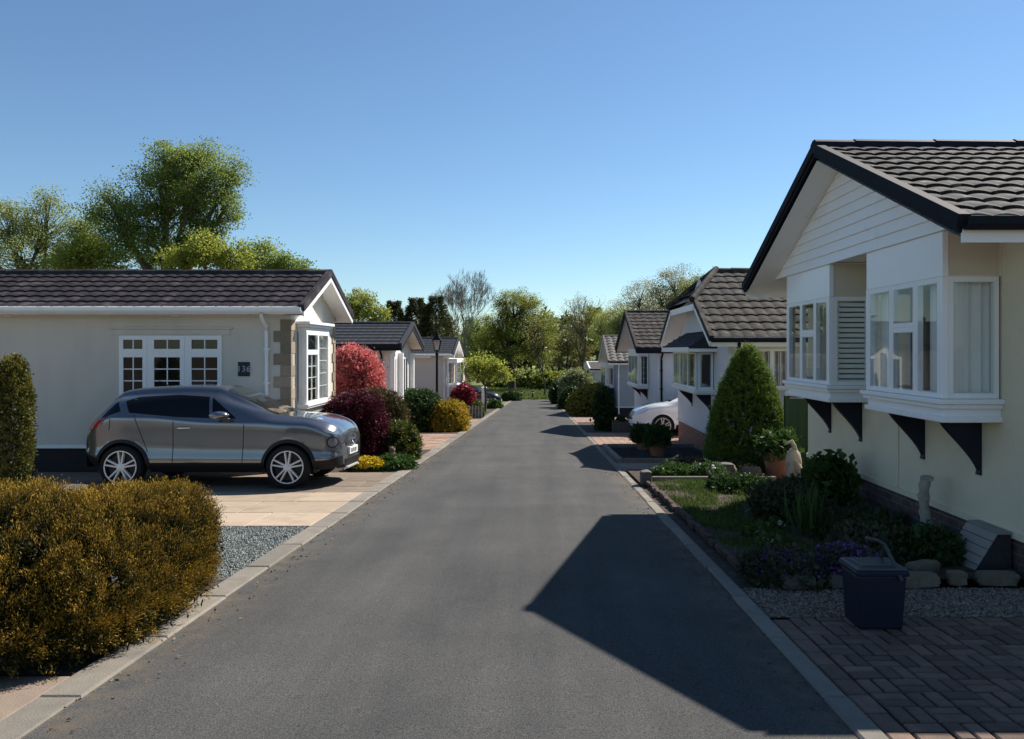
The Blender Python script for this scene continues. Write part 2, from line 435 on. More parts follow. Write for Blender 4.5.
        mb.build('bargeboard', M['barge'], h.roof)
        mb = MB(); n = int(L / .4); us = (hip[0] - .1) if hip else -og - .02; st = (L + og2 - us) / n
        for i in range(n):
            for k in range(1):
                prof = [(-.13, -.045), (-.09, .035), (-.03, .07), (.03, .07), (.09, .035), (.13, -.045)]
                e = .006 * (i % 2)
                mb.prism(prof, lambda a, b: (X(us + i * st), ym + a, zr + b + .012 + e), lambda a, b: (X(us + (i + 1) * st + .02), ym + a, zr + b + .005 + e))
        mb.build('ridge_cap', M['verge'] if not cap_light else M['roof'], h.roof)

    def window(h, P, a0, a1, b0, b1, cells, mat=None, sill=True, curt=(), fw=.045, d0=-.05, d1=.02, lab=None, mun=.016):
        f = MB(); p = MB(); win_frame(f, p, P, a0, a1, b0, b1, cells, fw, d0, d1, mun)
        w = f.build('window', mat or h.M['frame'], h.root)
        p.build('pane', MT['glass_room_dark'] if h.s < 0 else MT['glass'], w, recalc=False)
        if sill:
            m = MB(); m.boxP(P, a0 - .05, a1 + .05, b0 - .05, b0 - .002, -.02, .06); m.build('sill', mat or h.M['frame'], w, bevel=.006)
        for c in curt: curtain(P, a0 + (a1 - a0) * c[0], a0 + (a1 - a0) * c[1], b0, b1, -.14, MT['net'], w)
        return w

    def bay(h, ya, yb, db, z0, z1, zt, front_cells, side_cells, brackets=(), sill_over=.05, base=.12, mun=.016, curt=(), fw=.05, blindy=False,
            bd=.36, bh=.45, header=True, netside=False):
        """box bay: window from z0 to z1, header panel to zt, moulded base below z0"""
        M = h.M; X = lambda u: h.Xf + h.s * u
        Fp = lambda a, b, d: (X(-db - d), a, b)
        Np = lambda a, b, d: (X(-a), ya - d, b)              # a = distance out from the facade
        Ap = lambda a, b, d: (X(-a), yb + d, b)
        t = .05; cp = .05
        m = MB()
        if header:
            m.boxP(Fp, ya, yb, z1, zt, -t, 0)
            m.boxP(Np, 0, db - t, z1, zt, -t, -.012); m.boxP(Ap, 0, db - t, z1, zt, -t, -.012)
        m.boxP(Fp, ya, ya + cp, z0, z1 - .001, -cp, .004); m.boxP(Fp, yb - cp, yb, z0, z1 - .001, -cp, .004)
        m.boxP(Fp, ya + .01, yb - .01, z0 - base, z0 - .001, -db, -.01)
        m.boxP(Fp, ya + .015, yb - .015, (zt if header else z1) + .001, (zt if header else z1) + .02, -db, -.012)
        b = m.build('bay_window', M['bay'], h.root, bevel=.004)
        f = MB(); p = MB()
        win_frame(f, p, Fp, ya + cp, yb - cp, z0, z1, front_cells, fw, -.05, .0, mun)
        win_frame(f, p, Np, .02, db - cp, z0, z1, side_cells, fw, -.05, -.006, mun)
        win_frame(f, p, Ap, .02, db - cp, z0, z1, side_cells, fw, -.05, -.006, mun)
        f.build('window_frame', M['frame'], b, bevel=.004); p.build('pane', MT['glass'], b, recalc=False)
        m = MB(); so = sill_over
        m.boxP(Fp, ya - so, yb + so, z0 - .045, z0 - .002, -db, so)
        m.boxP(Fp, ya - so * .5, yb + so * .5, z0 - .085, z0 - .047, -db, so * .55)
        if base > .15: m.boxP(Fp, ya - so * .3, yb + so * .3, z0 - base - .02, z0 - base + .03, -db, so * .3)
        m.build('sill', M['frame'], b, bevel=.007)
        if netside: curtain(Np, .04, db - .16, z0 + .02, z1 - .02, -.10, MT['net'], b)
        for c in curt:
            curtain(Fp, ya + (yb - ya) * c[0], ya + (yb - ya) * c[1], z0 + .02, z1 - .02, -.14, MT['net'], b)
        if blindy:
            blind(Np, .03, db - .08, z0 + .02, z1 - .02, -.052, MT['blind'], b)
        for yc in brackets:
            m = MB(); zb = z0 - base; n = 10
            poly = [(0, zb), (bd, zb)] + [(bd * (1 - i / n) ** 1.55, zb - .02 - (bh - .02) * (i / n) ** .8) for i in range(n + 1)][:-1] + [(.02, zb - bh), (0, zb - bh)]
            m.prism(poly, lambda a, c: (X(-a - .002), yc - .035, c), lambda a, c: (X(-a - .002), yc + .035, c))
            m.build('bracket', M['bracket'], b)
        return b

    def downpipe(h, u, mat, d=.05):
        m = MB(); z = h.ze - .1; y = h.y0
        m.tube([h.N(u, z, h.oe + .03), h.N(u, z - .06, h.oe + .0), h.N(u, z - .22, d + .02), h.N(u, z - .3, d), h.N(u, g(y) + .08, d)], .034, 10)
        for k in (.3, .9): m.boxP(h.N, u - .05, u + .05, z - .35 - k, z - .31 - k, .0, d + .01)
        return m.build('downpipe', mat, h.root, smooth=40)
# ------------------------------------------------------------------ cars
def hermite(xs, ys):
    xs = np.array(xs, float); ys = np.array(ys, float); h = np.diff(xs); d = np.diff(ys) / h
    m = np.zeros(len(xs)); m[0], m[-1] = d[0], d[-1]
    for i in range(1, len(xs) - 1): m[i] = 0 if d[i - 1] * d[i] <= 0 else 2 / (1 / d[i - 1] + 1 / d[i])
    def f(x):
        x = min(max(x, xs[0]), xs[-1]); i = min(max(int(np.searchsorted(xs, x)) - 1, 0), len(h) - 1)
        t = (x - xs[i]) / h[i]; t2, t3 = t * t, t * t * t
        return (2*t3-3*t2+1)*ys[i] + (t3-2*t2+t)*h[i]*m[i] + (-2*t3+3*t2)*ys[i+1] + (t3-t2)*h[i]*m[i+1]
    return f
def catmull(P, n):
    P = [np.array(p, float) for p in P]; P = [2 * P[0] - P[1]] + P + [2 * P[-1] - P[-2]]; out = []
    k = len(P) - 3
    for i in range(k):
        a, b, c, d = P[i:i + 4]
        for j in range(n):
            t = j / n; out.append(.5 * ((2*b) + (-a+c)*t + (2*a-5*b+4*c-d)*t*t + (-a+3*b-3*c+d)*t**3))
    out.append(P[-2]); return np.array(out)

class Car:
    """x runs forward from the rear bumper, y across, z up from the ground"""
    def __init__(c, label, loc, rotz, prof, paint, group=None, tilt=0, name='parked_car', step=.035):
        c.p = prof; L = prof['L']; c.L = L
        c.H = hermite(*zip(*prof['H'])); c.Bt = hermite(*zip(*prof['B'])); c.W = hermite(*zip(*prof['W'])); c.T = hermite(*zip(*prof['T'])); c.Z0 = hermite(*zip(*prof['Z0']))
        r = c.root = thing(name, label, 'car', (0, 0, 0), group)
        ax = prof['axles']; R = prof['R']; Ra = prof['arch']; zc = R
        xs = list(np.arange(.0, L, step)) + [L]; ns = 5
        secs = [c.sec(x, ns) for x in xs]; nv = len(secs[0])
        mb = MB(); ii = {}
        V = []
        for i, x in enumerate(xs):
            for k in range(nv): V.append([x, secs[i][k][0], secs[i][k][1]])
        V = np.array(V)
        def inside(q): return any(math.hypot(q[0] - a, q[2] - zc) < Ra for a in ax) and q[2] < zc + Ra + .01
        keep = []; 
        for i in range(len(xs) - 1):
            for k in range(nv - 1):
                q = (i * nv + k, (i + 1) * nv + k, (i + 1) * nv + k + 1, i * nv + k + 1)
                if k < ns * 4 and all(inside(V[j]) for j in q): continue
                keep.append((q, k))
        # pull the vertices that border a wheel arch onto its circle
        used = {}
        for q, k in keep:
            for j in q: used[j] = 1
        for j in used:
            if inside(V[j]) and j % nv <= ns * 4:
                a = min(ax, key=lambda a: abs(a - V[j][0])); d = math.hypot(V[j][0] - a, V[j][2] - zc)
                if d > 1e-6: V[j][0] = a + (V[j][0] - a) * Ra / d; V[j][2] = zc + (V[j][2] - zc) * Ra / d
        for sg in (-1, 1):
            b = len(mb.v); mb.v += [(v[0], sg * v[1], v[2]) for v in V]
            for q, k in keep:
                mb.f.append(tuple(b + j for j in (q if sg > 0 else q[::-1]))); mb.mi.append(1 if k < ns * 1 else 0)
            for e, i in ((0, 0), (1, len(xs) - 1)):            # close the ends
                ring = [b + i * nv + k for k in range(nv)]
                lo = len(mb.v); mb.v += [(xs[i], 0, secs[i][k][1]) for k in range(nv)]
                for k in range(nv - 1):
                    mb.f.append((ring[k], ring[k + 1], lo + k + 1, lo + k)); mb.mi.append(0)
        for i in range(len(xs) - 1):                            # floor pan
            a, b_ = secs[i][0], secs[i + 1][0]
            w0 = min(a[0], .52) if any(abs(xs[i] - q) < Ra for q in ax) else a[0]; w1 = min(b_[0], .52) if any(abs(xs[i + 1] - q) < Ra for q in ax) else b_[0]
            mb.cur = 1; mb.add([(xs[i], -w0, a[1]), (xs[i + 1], -w1, b_[1]), (xs[i + 1], w1, b_[1]), (xs[i], w0, a[1])], [(0, 1, 2, 3)])
        c.body = mb.build('body', [paint, MT['car_black']], r, smooth=45, recalc=True)
        # arch liners, lips
        for a in ax:
            for sg in (-1, 1):
                m = MB(); n = 26; ring = []
                yo = c.Y(a, zc + Ra + .01)
                for i in range(n + 1):
                    t = math.radians(-14 + 208 * i / n); ring.append((math.cos(t), math.sin(t)))
                P = lambda cs, rr, y: (a + cs[0] * rr, sg * y, zc + cs[1] * rr)
                def ys(cs, rr): return c.Y(a + cs[0] * rr, max(zc + cs[1] * rr, c.Z0(a) + .02))
                for i in range(n):
                    p0, p1 = ring[i], ring[i + 1]
                    m.cur = 1; m.add([P(p0, Ra, .5), P(p1, Ra, .5), P(p1, Ra, ys(p1, Ra)), P(p0, Ra, ys(p0, Ra))], [(0, 1, 2, 3)])
                    m.add([P(p0, Ra, .5), P(p1, Ra, .5), P(p1, .02, .5), P(p0, .02, .5)], [(0, 1, 2, 3)])
                    m.cur = 0
                    o = prof.get('lip', .05)
                    m.hexa([P(p0, Ra - .02, ys(p0, Ra) - .01), P(p1, Ra - .02, ys(p1, Ra) - .01), P(p1, Ra - .02, ys(p1, Ra) + .016), P(p0, Ra - .02, ys(p0, Ra) + .016),
                            P(p0, Ra + o, ys(p0, Ra + o) - .012), P(p1, Ra + o, ys(p1, Ra + o) - .012), P(p1, Ra + o, ys(p1, Ra + o) + .008), P(p0, Ra + o, ys(p0, Ra + o) + .008)])
                m.build('wheel_arch', [prof.get('lipmat', paint), MT['car_black']], r, smooth=40)
                c.wheel(a, sg, R)
        for o in prof['side']: c.side_patch(*o)
        for o in prof['topp']: c.top_patch(*o)
        prof['extra'](c)
        r.location = loc; r.rotation_euler = (tilt * math.cos(rotz), tilt * -math.sin(rotz) * 0, rotz); WL[r.name] = Vector(loc)
        # shift so that the root sits under the middle of the car
        for ch in r.children: ch.location = (-L / 2, 0, 0)
    def sec(c, x, n):
        w, H, B, T, z0 = c.W(x), c.H(x), c.Bt(x), c.T(x), c.Z0(x)
        B = min(B, H - .02); t = min(T, w * .96); hh = H - B
        e = min(1, hh / .25)
        P = [(w * .90, z0), (w * .995, z0 + .145), (w * .982, z0 + (B - z0) * .45), (w * .998, B - .105), (w * .972, B - .018),
             (w * .952 * .5 + t * .5 + .014 * e, B + hh * .50), (t + .01, H - .10 * e * min(1, hh / .4) - .012 * hh / .4), (t * .86, H - .012), (t * .45, H + .010), (0, H + .016)]
        return catmull(P, n)
    def Y(c, x, z):
        s = c.sec(x, 8); m = np.argmax(s[:, 1] > s[:, 1].max() - .03); s = s[:m + 1]
        return float(np.interp(z, s[:, 1], s[:, 0]))
    def Zt(c, x, y):
        s = c.sec(x, 8)[40:][::-1]
        return float(np.interp(abs(y), s[:, 0], s[:, 1]))
    def clip(c, poly, step):
        bm = bmesh.new(); xs = [p[0] for p in poly]; ys = [p[1] for p in poly]
        nx = max(1, int((max(xs) - min(xs)) / step)); ny = max(1, int((max(ys) - min(ys)) / step))
        vs = [[bm.verts.new((min(xs) + (max(xs) - min(xs)) * i / nx, min(ys) + (max(ys) - min(ys)) * j / ny, 0)) for i in range(nx + 1)] for j in range(ny + 1)]
        for j in range(ny):
            for i in range(nx): bm.faces.new((vs[j][i], vs[j][i + 1], vs[j + 1][i + 1], vs[j + 1][i]))
        area = sum(poly[i][0] * poly[(i + 1) % len(poly)][1] - poly[(i + 1) % len(poly)][0] * poly[i][1] for i in range(len(poly)))
        for i in range(len(poly)):
            a, b = poly[i], poly[(i + 1) % len(poly)]
            nn = Vector((b[1] - a[1], -(b[0] - a[0]), 0)) * (1 if area > 0 else -1)
            if nn.length < 1e-6: continue
            bmesh.ops.bisect_plane(bm, geom=bm.verts[:] + bm.edges[:] + bm.faces[:], plane_co=(a[0], a[1], 0), plane_no=nn, clear_outer=True)
        V = [tuple(v.co) for v in bm.verts]; bm.verts.index_update(); Fc = [[v.index for v in f.verts] for f in bm.faces]; bm.free()
        return V, Fc
    def side_patch(c, name, poly, mat, eps=.005, step=.05, sides=(-1, 1), label=None, thick=0):
        V, Fc = c.clip(poly, step)
        for sg in sides:
            m = MB(); m.add([(v[0], sg * (c.Y(v[0], v[1]) + eps), v[1]) for v in V], Fc)
            o = m.build(name, mat, c.root, smooth=60, recalc=False)
            if label: o['label'] = label
    def top_patch(c, name, poly, mat, eps=.005, step=.06, mirror=False):
        V, Fc = c.clip(poly, step)
        for sg in ((1, -1) if mirror else (1,)):
            m = MB(); m.add([(v[0], sg * v[1], c.Zt(v[0], v[1]) + eps) for v in V], Fc); m.build(name, mat, c.root, smooth=60, recalc=False)
    def wheel(c, a, sg, R):
        yo = c.W(a) + .008; wd = .205; q = lambda h: sg * h
        m = MB(); rr = R * .765
        pr = [(rr, -wd), (R * .93, -wd), (R, -wd + .03), (R, -.03), (R * .955, -.004), (R * .80, .006), (rr, -.006), (rr - .012, -.03), (rr - .012, -wd + .02)]
        m.lathe([(p[0], sg * (yo + p[1])) for p in pr], (a, 0, R), 32, 'y')
        t = m.build('wheel', MT['tyre'], c.root, smooth=40)
        m = MB(); m.cur = 1
        m.lathe([(rr - .006, sg * (yo - wd + .03)), (rr - .014, sg * (yo - .012)), (rr - .03, sg * (yo - .014)), (rr - .045, sg * (yo - .06)), (.04, sg * (yo - .075))], (a, 0, R), 32, 'y')
        m.cur = 0
        m.lathe([(rr - .003, sg * (yo - .03)), (rr - .001, sg * (yo - .002)), (rr - .018, sg * (yo - .002)), (rr - .02, sg * (yo - .03))], (a, 0, R), 32, 'y', cap=False)
        m.lathe([(.062, sg * (yo - .07)), (.06, sg * (yo - .012)), (.03, sg * (yo - .006)), (.001, sg * (yo - .006))], (a, 0, R), 16, 'y')
        for k in range(5):
            for e in (-.13, .13):
                t0 = math.radians(90 + 72 * k); c0 = t0 + e * 1.1; c1 = t0 + e * 1.35
                p0 = Vector((a + .05 * math.cos(c0 + e), 0, R + .05 * math.sin(c0 + e))); p1 = Vector((a + (rr - .01) * math.cos(c1), 0, R + (rr - .01) * math.sin(c1)))
                n = Vector((-(p1 - p0).z, 0, (p1 - p0).x)).normalized()
                y0, y1 = sg * (yo - .045), sg * (yo - .011)
                w0, w1 = .019, .017
                m.hexa([(*(p0 - n * w0).xz[:1], y0, (p0 - n * w0).z), ((p1 - n * w1).x, y0, (p1 - n * w1).z), ((p1 + n * w1).x, y0, (p1 + n * w1).z), ((p0 + n * w0).x, y0, (p0 + n * w0).z),
                        ((p0 - n * w0 * .6).x, y1, (p0 - n * w0 * .6).z), ((p1 - n * w1 * .6).x, y1 + sg * .006, (p1 - n * w1 * .6).z), ((p1 + n * w1 * .6).x, y1 + sg * .006, (p1 + n * w1 * .6).z), ((p0 + n * w0 * .6).x, y1, (p0 + n * w0 * .6).z)])
        m.build('rim', [MT['alloy'], MT['car_black']], t, smooth=35)

def crossover(c):
    r = c.root; L = c.L; tx = c.p['tx']
    for sg in (-1, 1):
        m = MB()                                               # door mirror
        y = c.Y(tx(2.32), 1.07)
        m.lathe([(.005, 0), (.055, .012), (.075, .06), (.078, .13), (.055, .19), (.005, .205)], (0, 0, 0), 12, 'y')
        m.v = [(tx(2.26) + v[0] * 1.75 - .25 * v[1], sg * (y + .045 + v[1]), 1.10 + v[2] * .82) for v in m.v]
        m.box(tx(2.22), tx(2.32), min(sg * (y - .04), sg * (y + .09)), max(sg * (y - .04), sg * (y + .09)), 1.045, 1.075)
        m.build('mirror', c.p['paint2'], r, smooth=50)
        m = MB(); y = c.Y(tx(1.68), .93)                           # door handle
        m.tube([(tx(1.76), sg * (y + .002), .905), (tx(1.73), sg * (y + .035), .91), (tx(1.60), sg * (y + .035), .905), (tx(1.56), sg * (y + .004), .90)], [.014, .017, .017, .014], 8)
        m.build('door_handle', MT['chrome'], r, smooth=50)
    m = MB(); x = L
    # grille, badge, plate, lower intake
    m.hexa([(L - .015, -.42, .62), (L - .015, .42, .62), (L + .02, .40, .62), (L + .02, -.40, .62), (L - .08, -.5, .76), (L - .08, .5, .76), (L - .02, .48, .755), (L - .02, -.48, .755)])
    gl = m.build('grille', MT['car_black'], r, bevel=.01)
    m = MB(); n = 24
    for i in range(n):
        t0, t1 = 2 * math.pi * i / n, 2 * math.pi * (i + 1) / n
        q = lambda t, rr, xx: (xx - (math.sin(t) * rr) * .3, math.cos(t) * rr * 1.15, .70 + math.sin(t) * rr)
        m.hexa([q(t0, .07, L - .02), q(t1, .07, L - .02), q(t1, .07, L + .03), q(t0, .07, L + .03), q(t0, .095, L - .02), q(t1, .095, L - .02), q(t1, .095, L + .03), q(t0, .095, L + .03)])
    m.box(L - .01, L + .028, -.13, .13, .683, .717)
    for sg in (-1, 1):
        m.hexa([(L - .02, sg * .10, .64), (L - .02, sg * .14, .64), (L + .02, sg * .14, .64), (L + .02, sg * .10, .64), (L - .07, sg * .26, .77), (L - .07, sg * .31, .77), (L - .03, sg * .31, .77), (L - .03, sg * .26, .77)])
    m.build('badge', MT['chrome'], gl)
    m = MB(); m.box(L - .02, L + .035, -.26, .26, .46, .575); pl = m.build('number_plate', MT['plate'], r, bevel=.006)
    m = MB(); y = -.20
    for wd in (.035, .012, .04, .03, .014, .04, .03): m.box(L + .034, L + .037, y, y + wd, .485, .55); y += wd + .026
    m.build('lettering', MT['car_black'], pl)
    m = MB(); m.hexa([(L - .10, -.62, .27), (L - .10, .62, .27), (L + .005, .45, .27), (L + .005, -.45, .27), (L - .06, -.62, .41), (L - .06, .62, .41), (L + .022, .44, .42), (L + .022, -.44, .42)])
    m.build('lower_bumper', MT['car_black'], r, bevel=.02)
    m = MB(); m.hexa([(L - .03, -.40, .235), (L - .03, .40, .235), (L + .025, .34, .25), (L + .025, -.34, .25), (L - .03, -.40, .285), (L - .03, .40, .285), (L + .028, .34, .285), (L + .028, -.34, .285)])
    m.build('skid_plate', MT['alloy'], r, bevel=.01)
    m = MB(); m.tube([(.95, .0, c.H(.95) + .01), (.86, 0, c.H(.95) + .06), (.76, 0, c.H(.95) + .11)], [.009, .006, .004], 6); m.build('aerial', MT['car_black'], r)
    m = MB(); m.hexa([(.46, -.50, 1.39), (.46, .50, 1.39), (.66, .52, 1.45), (.66, -.52, 1.45), (.44, -.50, 1.415), (.44, .50, 1.415), (.66, .52, 1.485), (.66, -.52, 1.485)])
    m.build('spoiler', c.p['paint2'], r, bevel=.015)
    m = MB(); m.hexa([(-.015, -.62, .30), (.08, -.74, .30), (.08, .74, .30), (-.015, .62, .30), (-.02, -.60, .50), (.05, -.74, .50), (.05, .74, .50), (-.02, .60, .50)])
    m.build('rear_bumper', MT['car_black'], r, bevel=.03)

def hatch(c):
    r = c.root; L = c.L
    for sg in (-1, 1):
        m = MB(); x = c.p['mx']; y = c.Y(x, .98)
        m.lathe([(.005, 0), (.055, .012), (.075, .06), (.075, .13), (.05, .18), (.005, .19)], (0, 0, 0), 12, 'y')
        m.v = [(x + v[0] * .8, sg * (y + .04 + v[1]), 1.0 + v[2] * .95) for v in m.v]
        m.build('mirror', c.p['paint2'], r, smooth=50)
    m = MB(); m.hexa([(L - .03, -.5, .5), (L - .03, .5, .5), (L + .01, .45, .5), (L + .01, -.45, .5), (L - .08, -.46, .63), (L - .08, .46, .63), (L - .015, .42, .625), (L - .015, -.42, .625)])
    m.build('grille', MT['car_black'], r, bevel=.01)
    m = MB(); m.box(L - .02, L + .03, -.26, .26, .36, .47); m.build('number_plate', MT['plate'], r, bevel=.006)
    m = MB(); m.hexa([(L - .12, -.55, .2), (L - .12, .55, .2), (L, .42, .2), (L, -.42, .2), (L - .06, -.55, .3), (L - .06, .55, .3), (L + .012, .42, .3), (L + .012, -.42, .3)])
    m.build('lower_bumper', MT['car_black'], r, bevel=.02)
# ------------------------------------------------------------------ materials of this place
MT = {}
MT['glass'] = glassmat('window_glass')
MT['glass_room_dark'] = pm('room_dark_glass', (.006, .008, .009), .03, .2, 3, spec=.35)  # opaque panes; the dark of the rooms behind is put into their colour
MT['net'] = pm('net_curtain', (.80, .80, .77), .9, .05)
MT['blind'] = pm('blind_slats', (.82, .82, .78), .6, .05)
MT['white'] = pm('white_upvc', (.84, .84, .82), .35, .03, 3, stain=(.68, .67, .63), sscale=3, sp=(.55, .8))
MT['white_gloss'] = pm('white_gloss', (.84, .85, .85), .22, .03, 3)
MT['cream'] = pm('cream_render', (.74, .65, .47), .85, .05, 2, bump=.7, bscale=95, stain=(.64, .55, .39), sscale=1.4, sp=(.5, .85))
MT['offwhite'] = pm('offwhite_render', (.63, .58, .49), .88, .05, 1.6, bump=.4, bscale=130, stain=(.53, .49, .41), sscale=1.1, sp=(.48, .8), stretch=(1.6, 1.6, .5))
MT['paleblue'] = pm('pale_render', (.64, .65, .67), .85, .04, 2, bump=.3, bscale=130, stain=(.54, .55, .57), sscale=1.2, sp=(.5, .85))
MT['slateblue'] = pm('slate_blue_render', (.28, .31, .37), .85, .06, 2, bump=.3, bscale=120)
MT['pinkish'] = pm('pinkish_render', (.68, .57, .49), .85, .05, 2, bump=.3, bscale=120)
MT['creamwhite'] = pm('cream_white_render', (.70, .66, .59), .85, .05, 2, bump=.3, bscale=120)
MT['beige'] = pm('beige_panel', (.60, .54, .42), .7, .05, 2, bump=.2, bscale=120)
MT['roof_brown'] = pm('weathered_roof_tile', (.037, .035, .035), .8, .55, 5, bump=.5, bscale=70, stain=(.20, .195, .175), sscale=9, sp=(.54, .66), spec=.06)
MT['roof_dark'] = pm('dark_roof_tile', (.034, .030, .034), .75, .45, 4, bump=.3, bscale=70, stain=(.10, .09, .09), sscale=2.2, sp=(.5, .75), spec=.06)
MT['roof_charcoal'] = pm('charcoal_roof_tile', (.045, .047, .055), .75, .22, 5, bump=.2, bscale=70, spec=.06)
MT['roof_grey'] = pm('grey_brown_roof_tile', (.043, .038, .034), .8, .5, 5, bump=.4, bscale=70, stain=(.13, .12, .10), sscale=4, sp=(.5, .72), spec=.06)
MT['roof_pale'] = pm('pale_grey_pantile', (.16, .145, .13), .75, .25, 6, bump=.3, bscale=70, spec=.06)
MT['black_trim'] = pm('black_trim', (.016, .018, .024), .75, .1, 6, spec=.08)
MT['navy'] = pm('dark_navy_paint', (.012, .014, .026), .5, .1, 6)
MT['brick'] = brickmat('dark_brick', (.13, .075, .055), (.075, .05, .045), (.16, .14, .12))
MT['redbrick'] = brickmat('red_brick', (.26, .11, .07), (.19, .085, .06), (.22, .19, .16))
MT['dark_skirt'] = pm('dark_skirt', (.03, .026, .026), .85, .2, 8, bump=.3)
MT['quoin'] = pm('quoin_stone', (.30, .24, .17), .9, .18, 9, bump=.6, bscale=40, island=.35)
MT['car_black'] = pm('car_black', (.012, .012, .013), .45, .1)
MT['tyre'] = pm('tyre_rubber', (.012, .012, .012), .85, .2, 30)
MT['alloy'] = pm('alloy', (.62, .62, .62), .30, .06, 20, metal=.25, coat=.5)
MT['chrome'] = pm('chrome', (.7, .7, .72), .12, .02, metal=1)
MT['lamp'] = pm('lamp_lens', (.50, .52, .54), .06, .35, 60, spec=.8, coat=1)
MT['car_glass'] = pm('car_glass', (.004, .005, .006), .03, .05, spec=.28)
MT['windscreen'] = pm('windscreen_glass', (.012, .016, .018), .03, .1, spec=.8, coat=.6)
MT['plate'] = pm('plate_white', (.75, .75, .72), .35, .03)
MT['red_lens'] = pm('red_lens', (.35, .02, .02), .1, .2, 30, coat=1)
MT['grey_paint'] = pm('gunmetal_paint', (.155, .163, .182), .20, .04, 90, metal=.72, coat=1)
MT['white_paint'] = pm('white_car_paint', (.72, .73, .74), .3, .02, coat=1)
MT['dark_paint'] = pm('dark_car_paint', (.03, .032, .036), .3, .05, metal=.4, coat=1)
MT['bark'] = pm('bark', (.10, .085, .068), .95, .3, 5, bump=.8, bscale=14, stretch=(1, 1, .3))
MT['palebark'] = pm('pale_bark', (.22, .19, .155), .95, .2, 5)
MT['lamp_dark'] = pm('lamp_lens_dark', (.15, .16, .17), .06, .3, 40, spec=.8, coat=1)
MT['room_dark_panel'] = pm('added_panel_dark', (.05, .045, .04), .9, .1)  # for the dark panel added behind the long-side windows
MT['darkbark'] = pm('dark_bark', (.055, .047, .04), .95, .3, 5, bump=.8, bscale=14, stretch=(1, 1, .3))
BARK = MT['bark']
MT['terracotta'] = pm('terracotta', (.30, .125, .07), .85, .15, 6, bump=.2, stain=(.33, .22, .17), sscale=5, sp=(.5, .75))
MT['stone'] = pm('pale_stone', (.15, .12, .085), .92, .18, 8, bump=.7, bscale=30, island=.25, stain=(.20, .19, .15), sscale=6, sp=(.5, .75))
MT['pale_stone'] = pm('pale_carved_stone', (.33, .30, .245), .92, .2, 9, bump=.7, bscale=30, stain=(.18, .165, .13), sscale=7, sp=(.5, .75))
MT['grey_stone'] = pm('grey_stone', (.13, .115, .10), .92, .2, 9, bump=.7, bscale=30, island=.2)
MT['bin'] = pm('blue_black_plastic', (.013, .018, .032), .42, .08, 20, bump=.08, bscale=220)
MT['binlid'] = pm('grey_green_plastic', (.048, .058, .062), .42, .08, 20, bump=.08, bscale=220)
MT['timber'] = pm('grey_timber', (.30, .27, .23), .85, .15, 4, bump=.5, bscale=30, island=.15, stretch=(.5, .5, 5))
MT['greenpaint'] = pm('green_fence_paint', (.022, .055, .028), .7, .15, 4, bump=.3, bscale=40, island=.25, stretch=(4, 4, .4))
MT['brickstone'] = pm('weathered_brick', (.075, .05, .04), .95, .3, 12, bump=.7, bscale=40, island=.3)
MT['soil'] = pm('soil', (.045, .032, .024), .98, .35, 14, bump=1, bscale=26, stain=(.10, .075, .055), sscale=9, sp=(.5, .7))

# foliage
G = {}
G['gold'] = leafmat('golden_yew', (.022, .024, .006), (.040, .040, .009), .15, (.42, .255, .030), clump=2.2, rough=.85)  # gold tips are growth; bases darkened for shade between the sprays
G['conifer'] = leafmat('green_conifer', (.022, .052, .012), (.045, .088, .018), .3, (.16, .23, .034), clump=1.8)
G['column'] = leafmat('column_conifer', (.040, .050, .013), (.075, .085, .020), .25, (.26, .22, .045), clump=2)
G['redpink'] = leafmat('pink_red_leaf', (.42, .07, .09), (.56, .15, .15), .4, (.66, .24, .22))
G['burgundy'] = leafmat('burgundy_leaf', (.045, .008, .016), (.10, .014, .030), .3)
G['maple'] = leafmat('crimson_leaf', (.16, .018, .035), (.32, .045, .07), .35)
G['bronze'] = leafmat('bronze_green_leaf', (.05, .055, .018), (.10, .065, .03), .3)
G['box'] = leafmat('box_leaf', (.022, .045, .010), (.05, .08, .016), .25, (.16, .16, .03))
G['laurel'] = leafmat('dark_green_leaf', (.026, .056, .017), (.055, .095, .028), .3)
G['orange'] = leafmat('orange_yellow_leaf', (.24, .24, .03), (.52, .30, .03), .35)
G['lime'] = leafmat('lime_leaf', (.22, .26, .04), (.40, .42, .08), .45)
G['yellowtop'] = leafmat('yellow_topped_hedge', (.02, .04, .010), (.04, .06, .014), .25, (.30, .25, .03), clump=1.2)
G['variegated'] = leafmat('variegated_leaf', (.06, .10, .03), (.42, .42, .22), .3)
G['plant'] = leafmat('garden_plant', (.03, .075, .018), (.075, .13, .03), .35)
G['heather'] = leafmat('dark_heather', (.036, .05, .026), (.08, .085, .045), .3)
G['yellowflower'] = leafmat('yellow_flower', (.60, .42, .02), (.75, .55, .03), .3)
G['purple'] = leafmat('purple_flower', (.17, .07, .33), (.30, .15, .50), .35)
G['lilac'] = leafmat('pale_lilac_flower', (.45, .42, .62), (.68, .66, .74), .3)
G['redflower'] = leafmat('red_flower', (.35, .03, .05), (.5, .08, .12), .3)
G['white'] = leafmat('white_flower', (.70, .70, .62), (.75, .74, .5), .3)
G['grass'] = leafmat('lawn_grass', (.045, .085, .018), (.11, .15, .035), .3, clump=1.2)
G['meadow'] = leafmat('meadow_grass', (.09, .13, .03), (.17, .20, .06), .3, clump=.3)
G['oak'] = leafmat('spring_tree', (0.118, 0.155, 0.027), (0.270, 0.276, 0.054), .62, clump=.5)
G['dark'] = leafmat('deep_green_tree', (0.127, 0.188, 0.046), (0.254, 0.309, 0.086), .62, clump=.5)
G['fresh'] = leafmat('fresh_green_tree', (0.169, 0.211, 0.039), (0.338, 0.357, 0.070), .62, clump=.5)
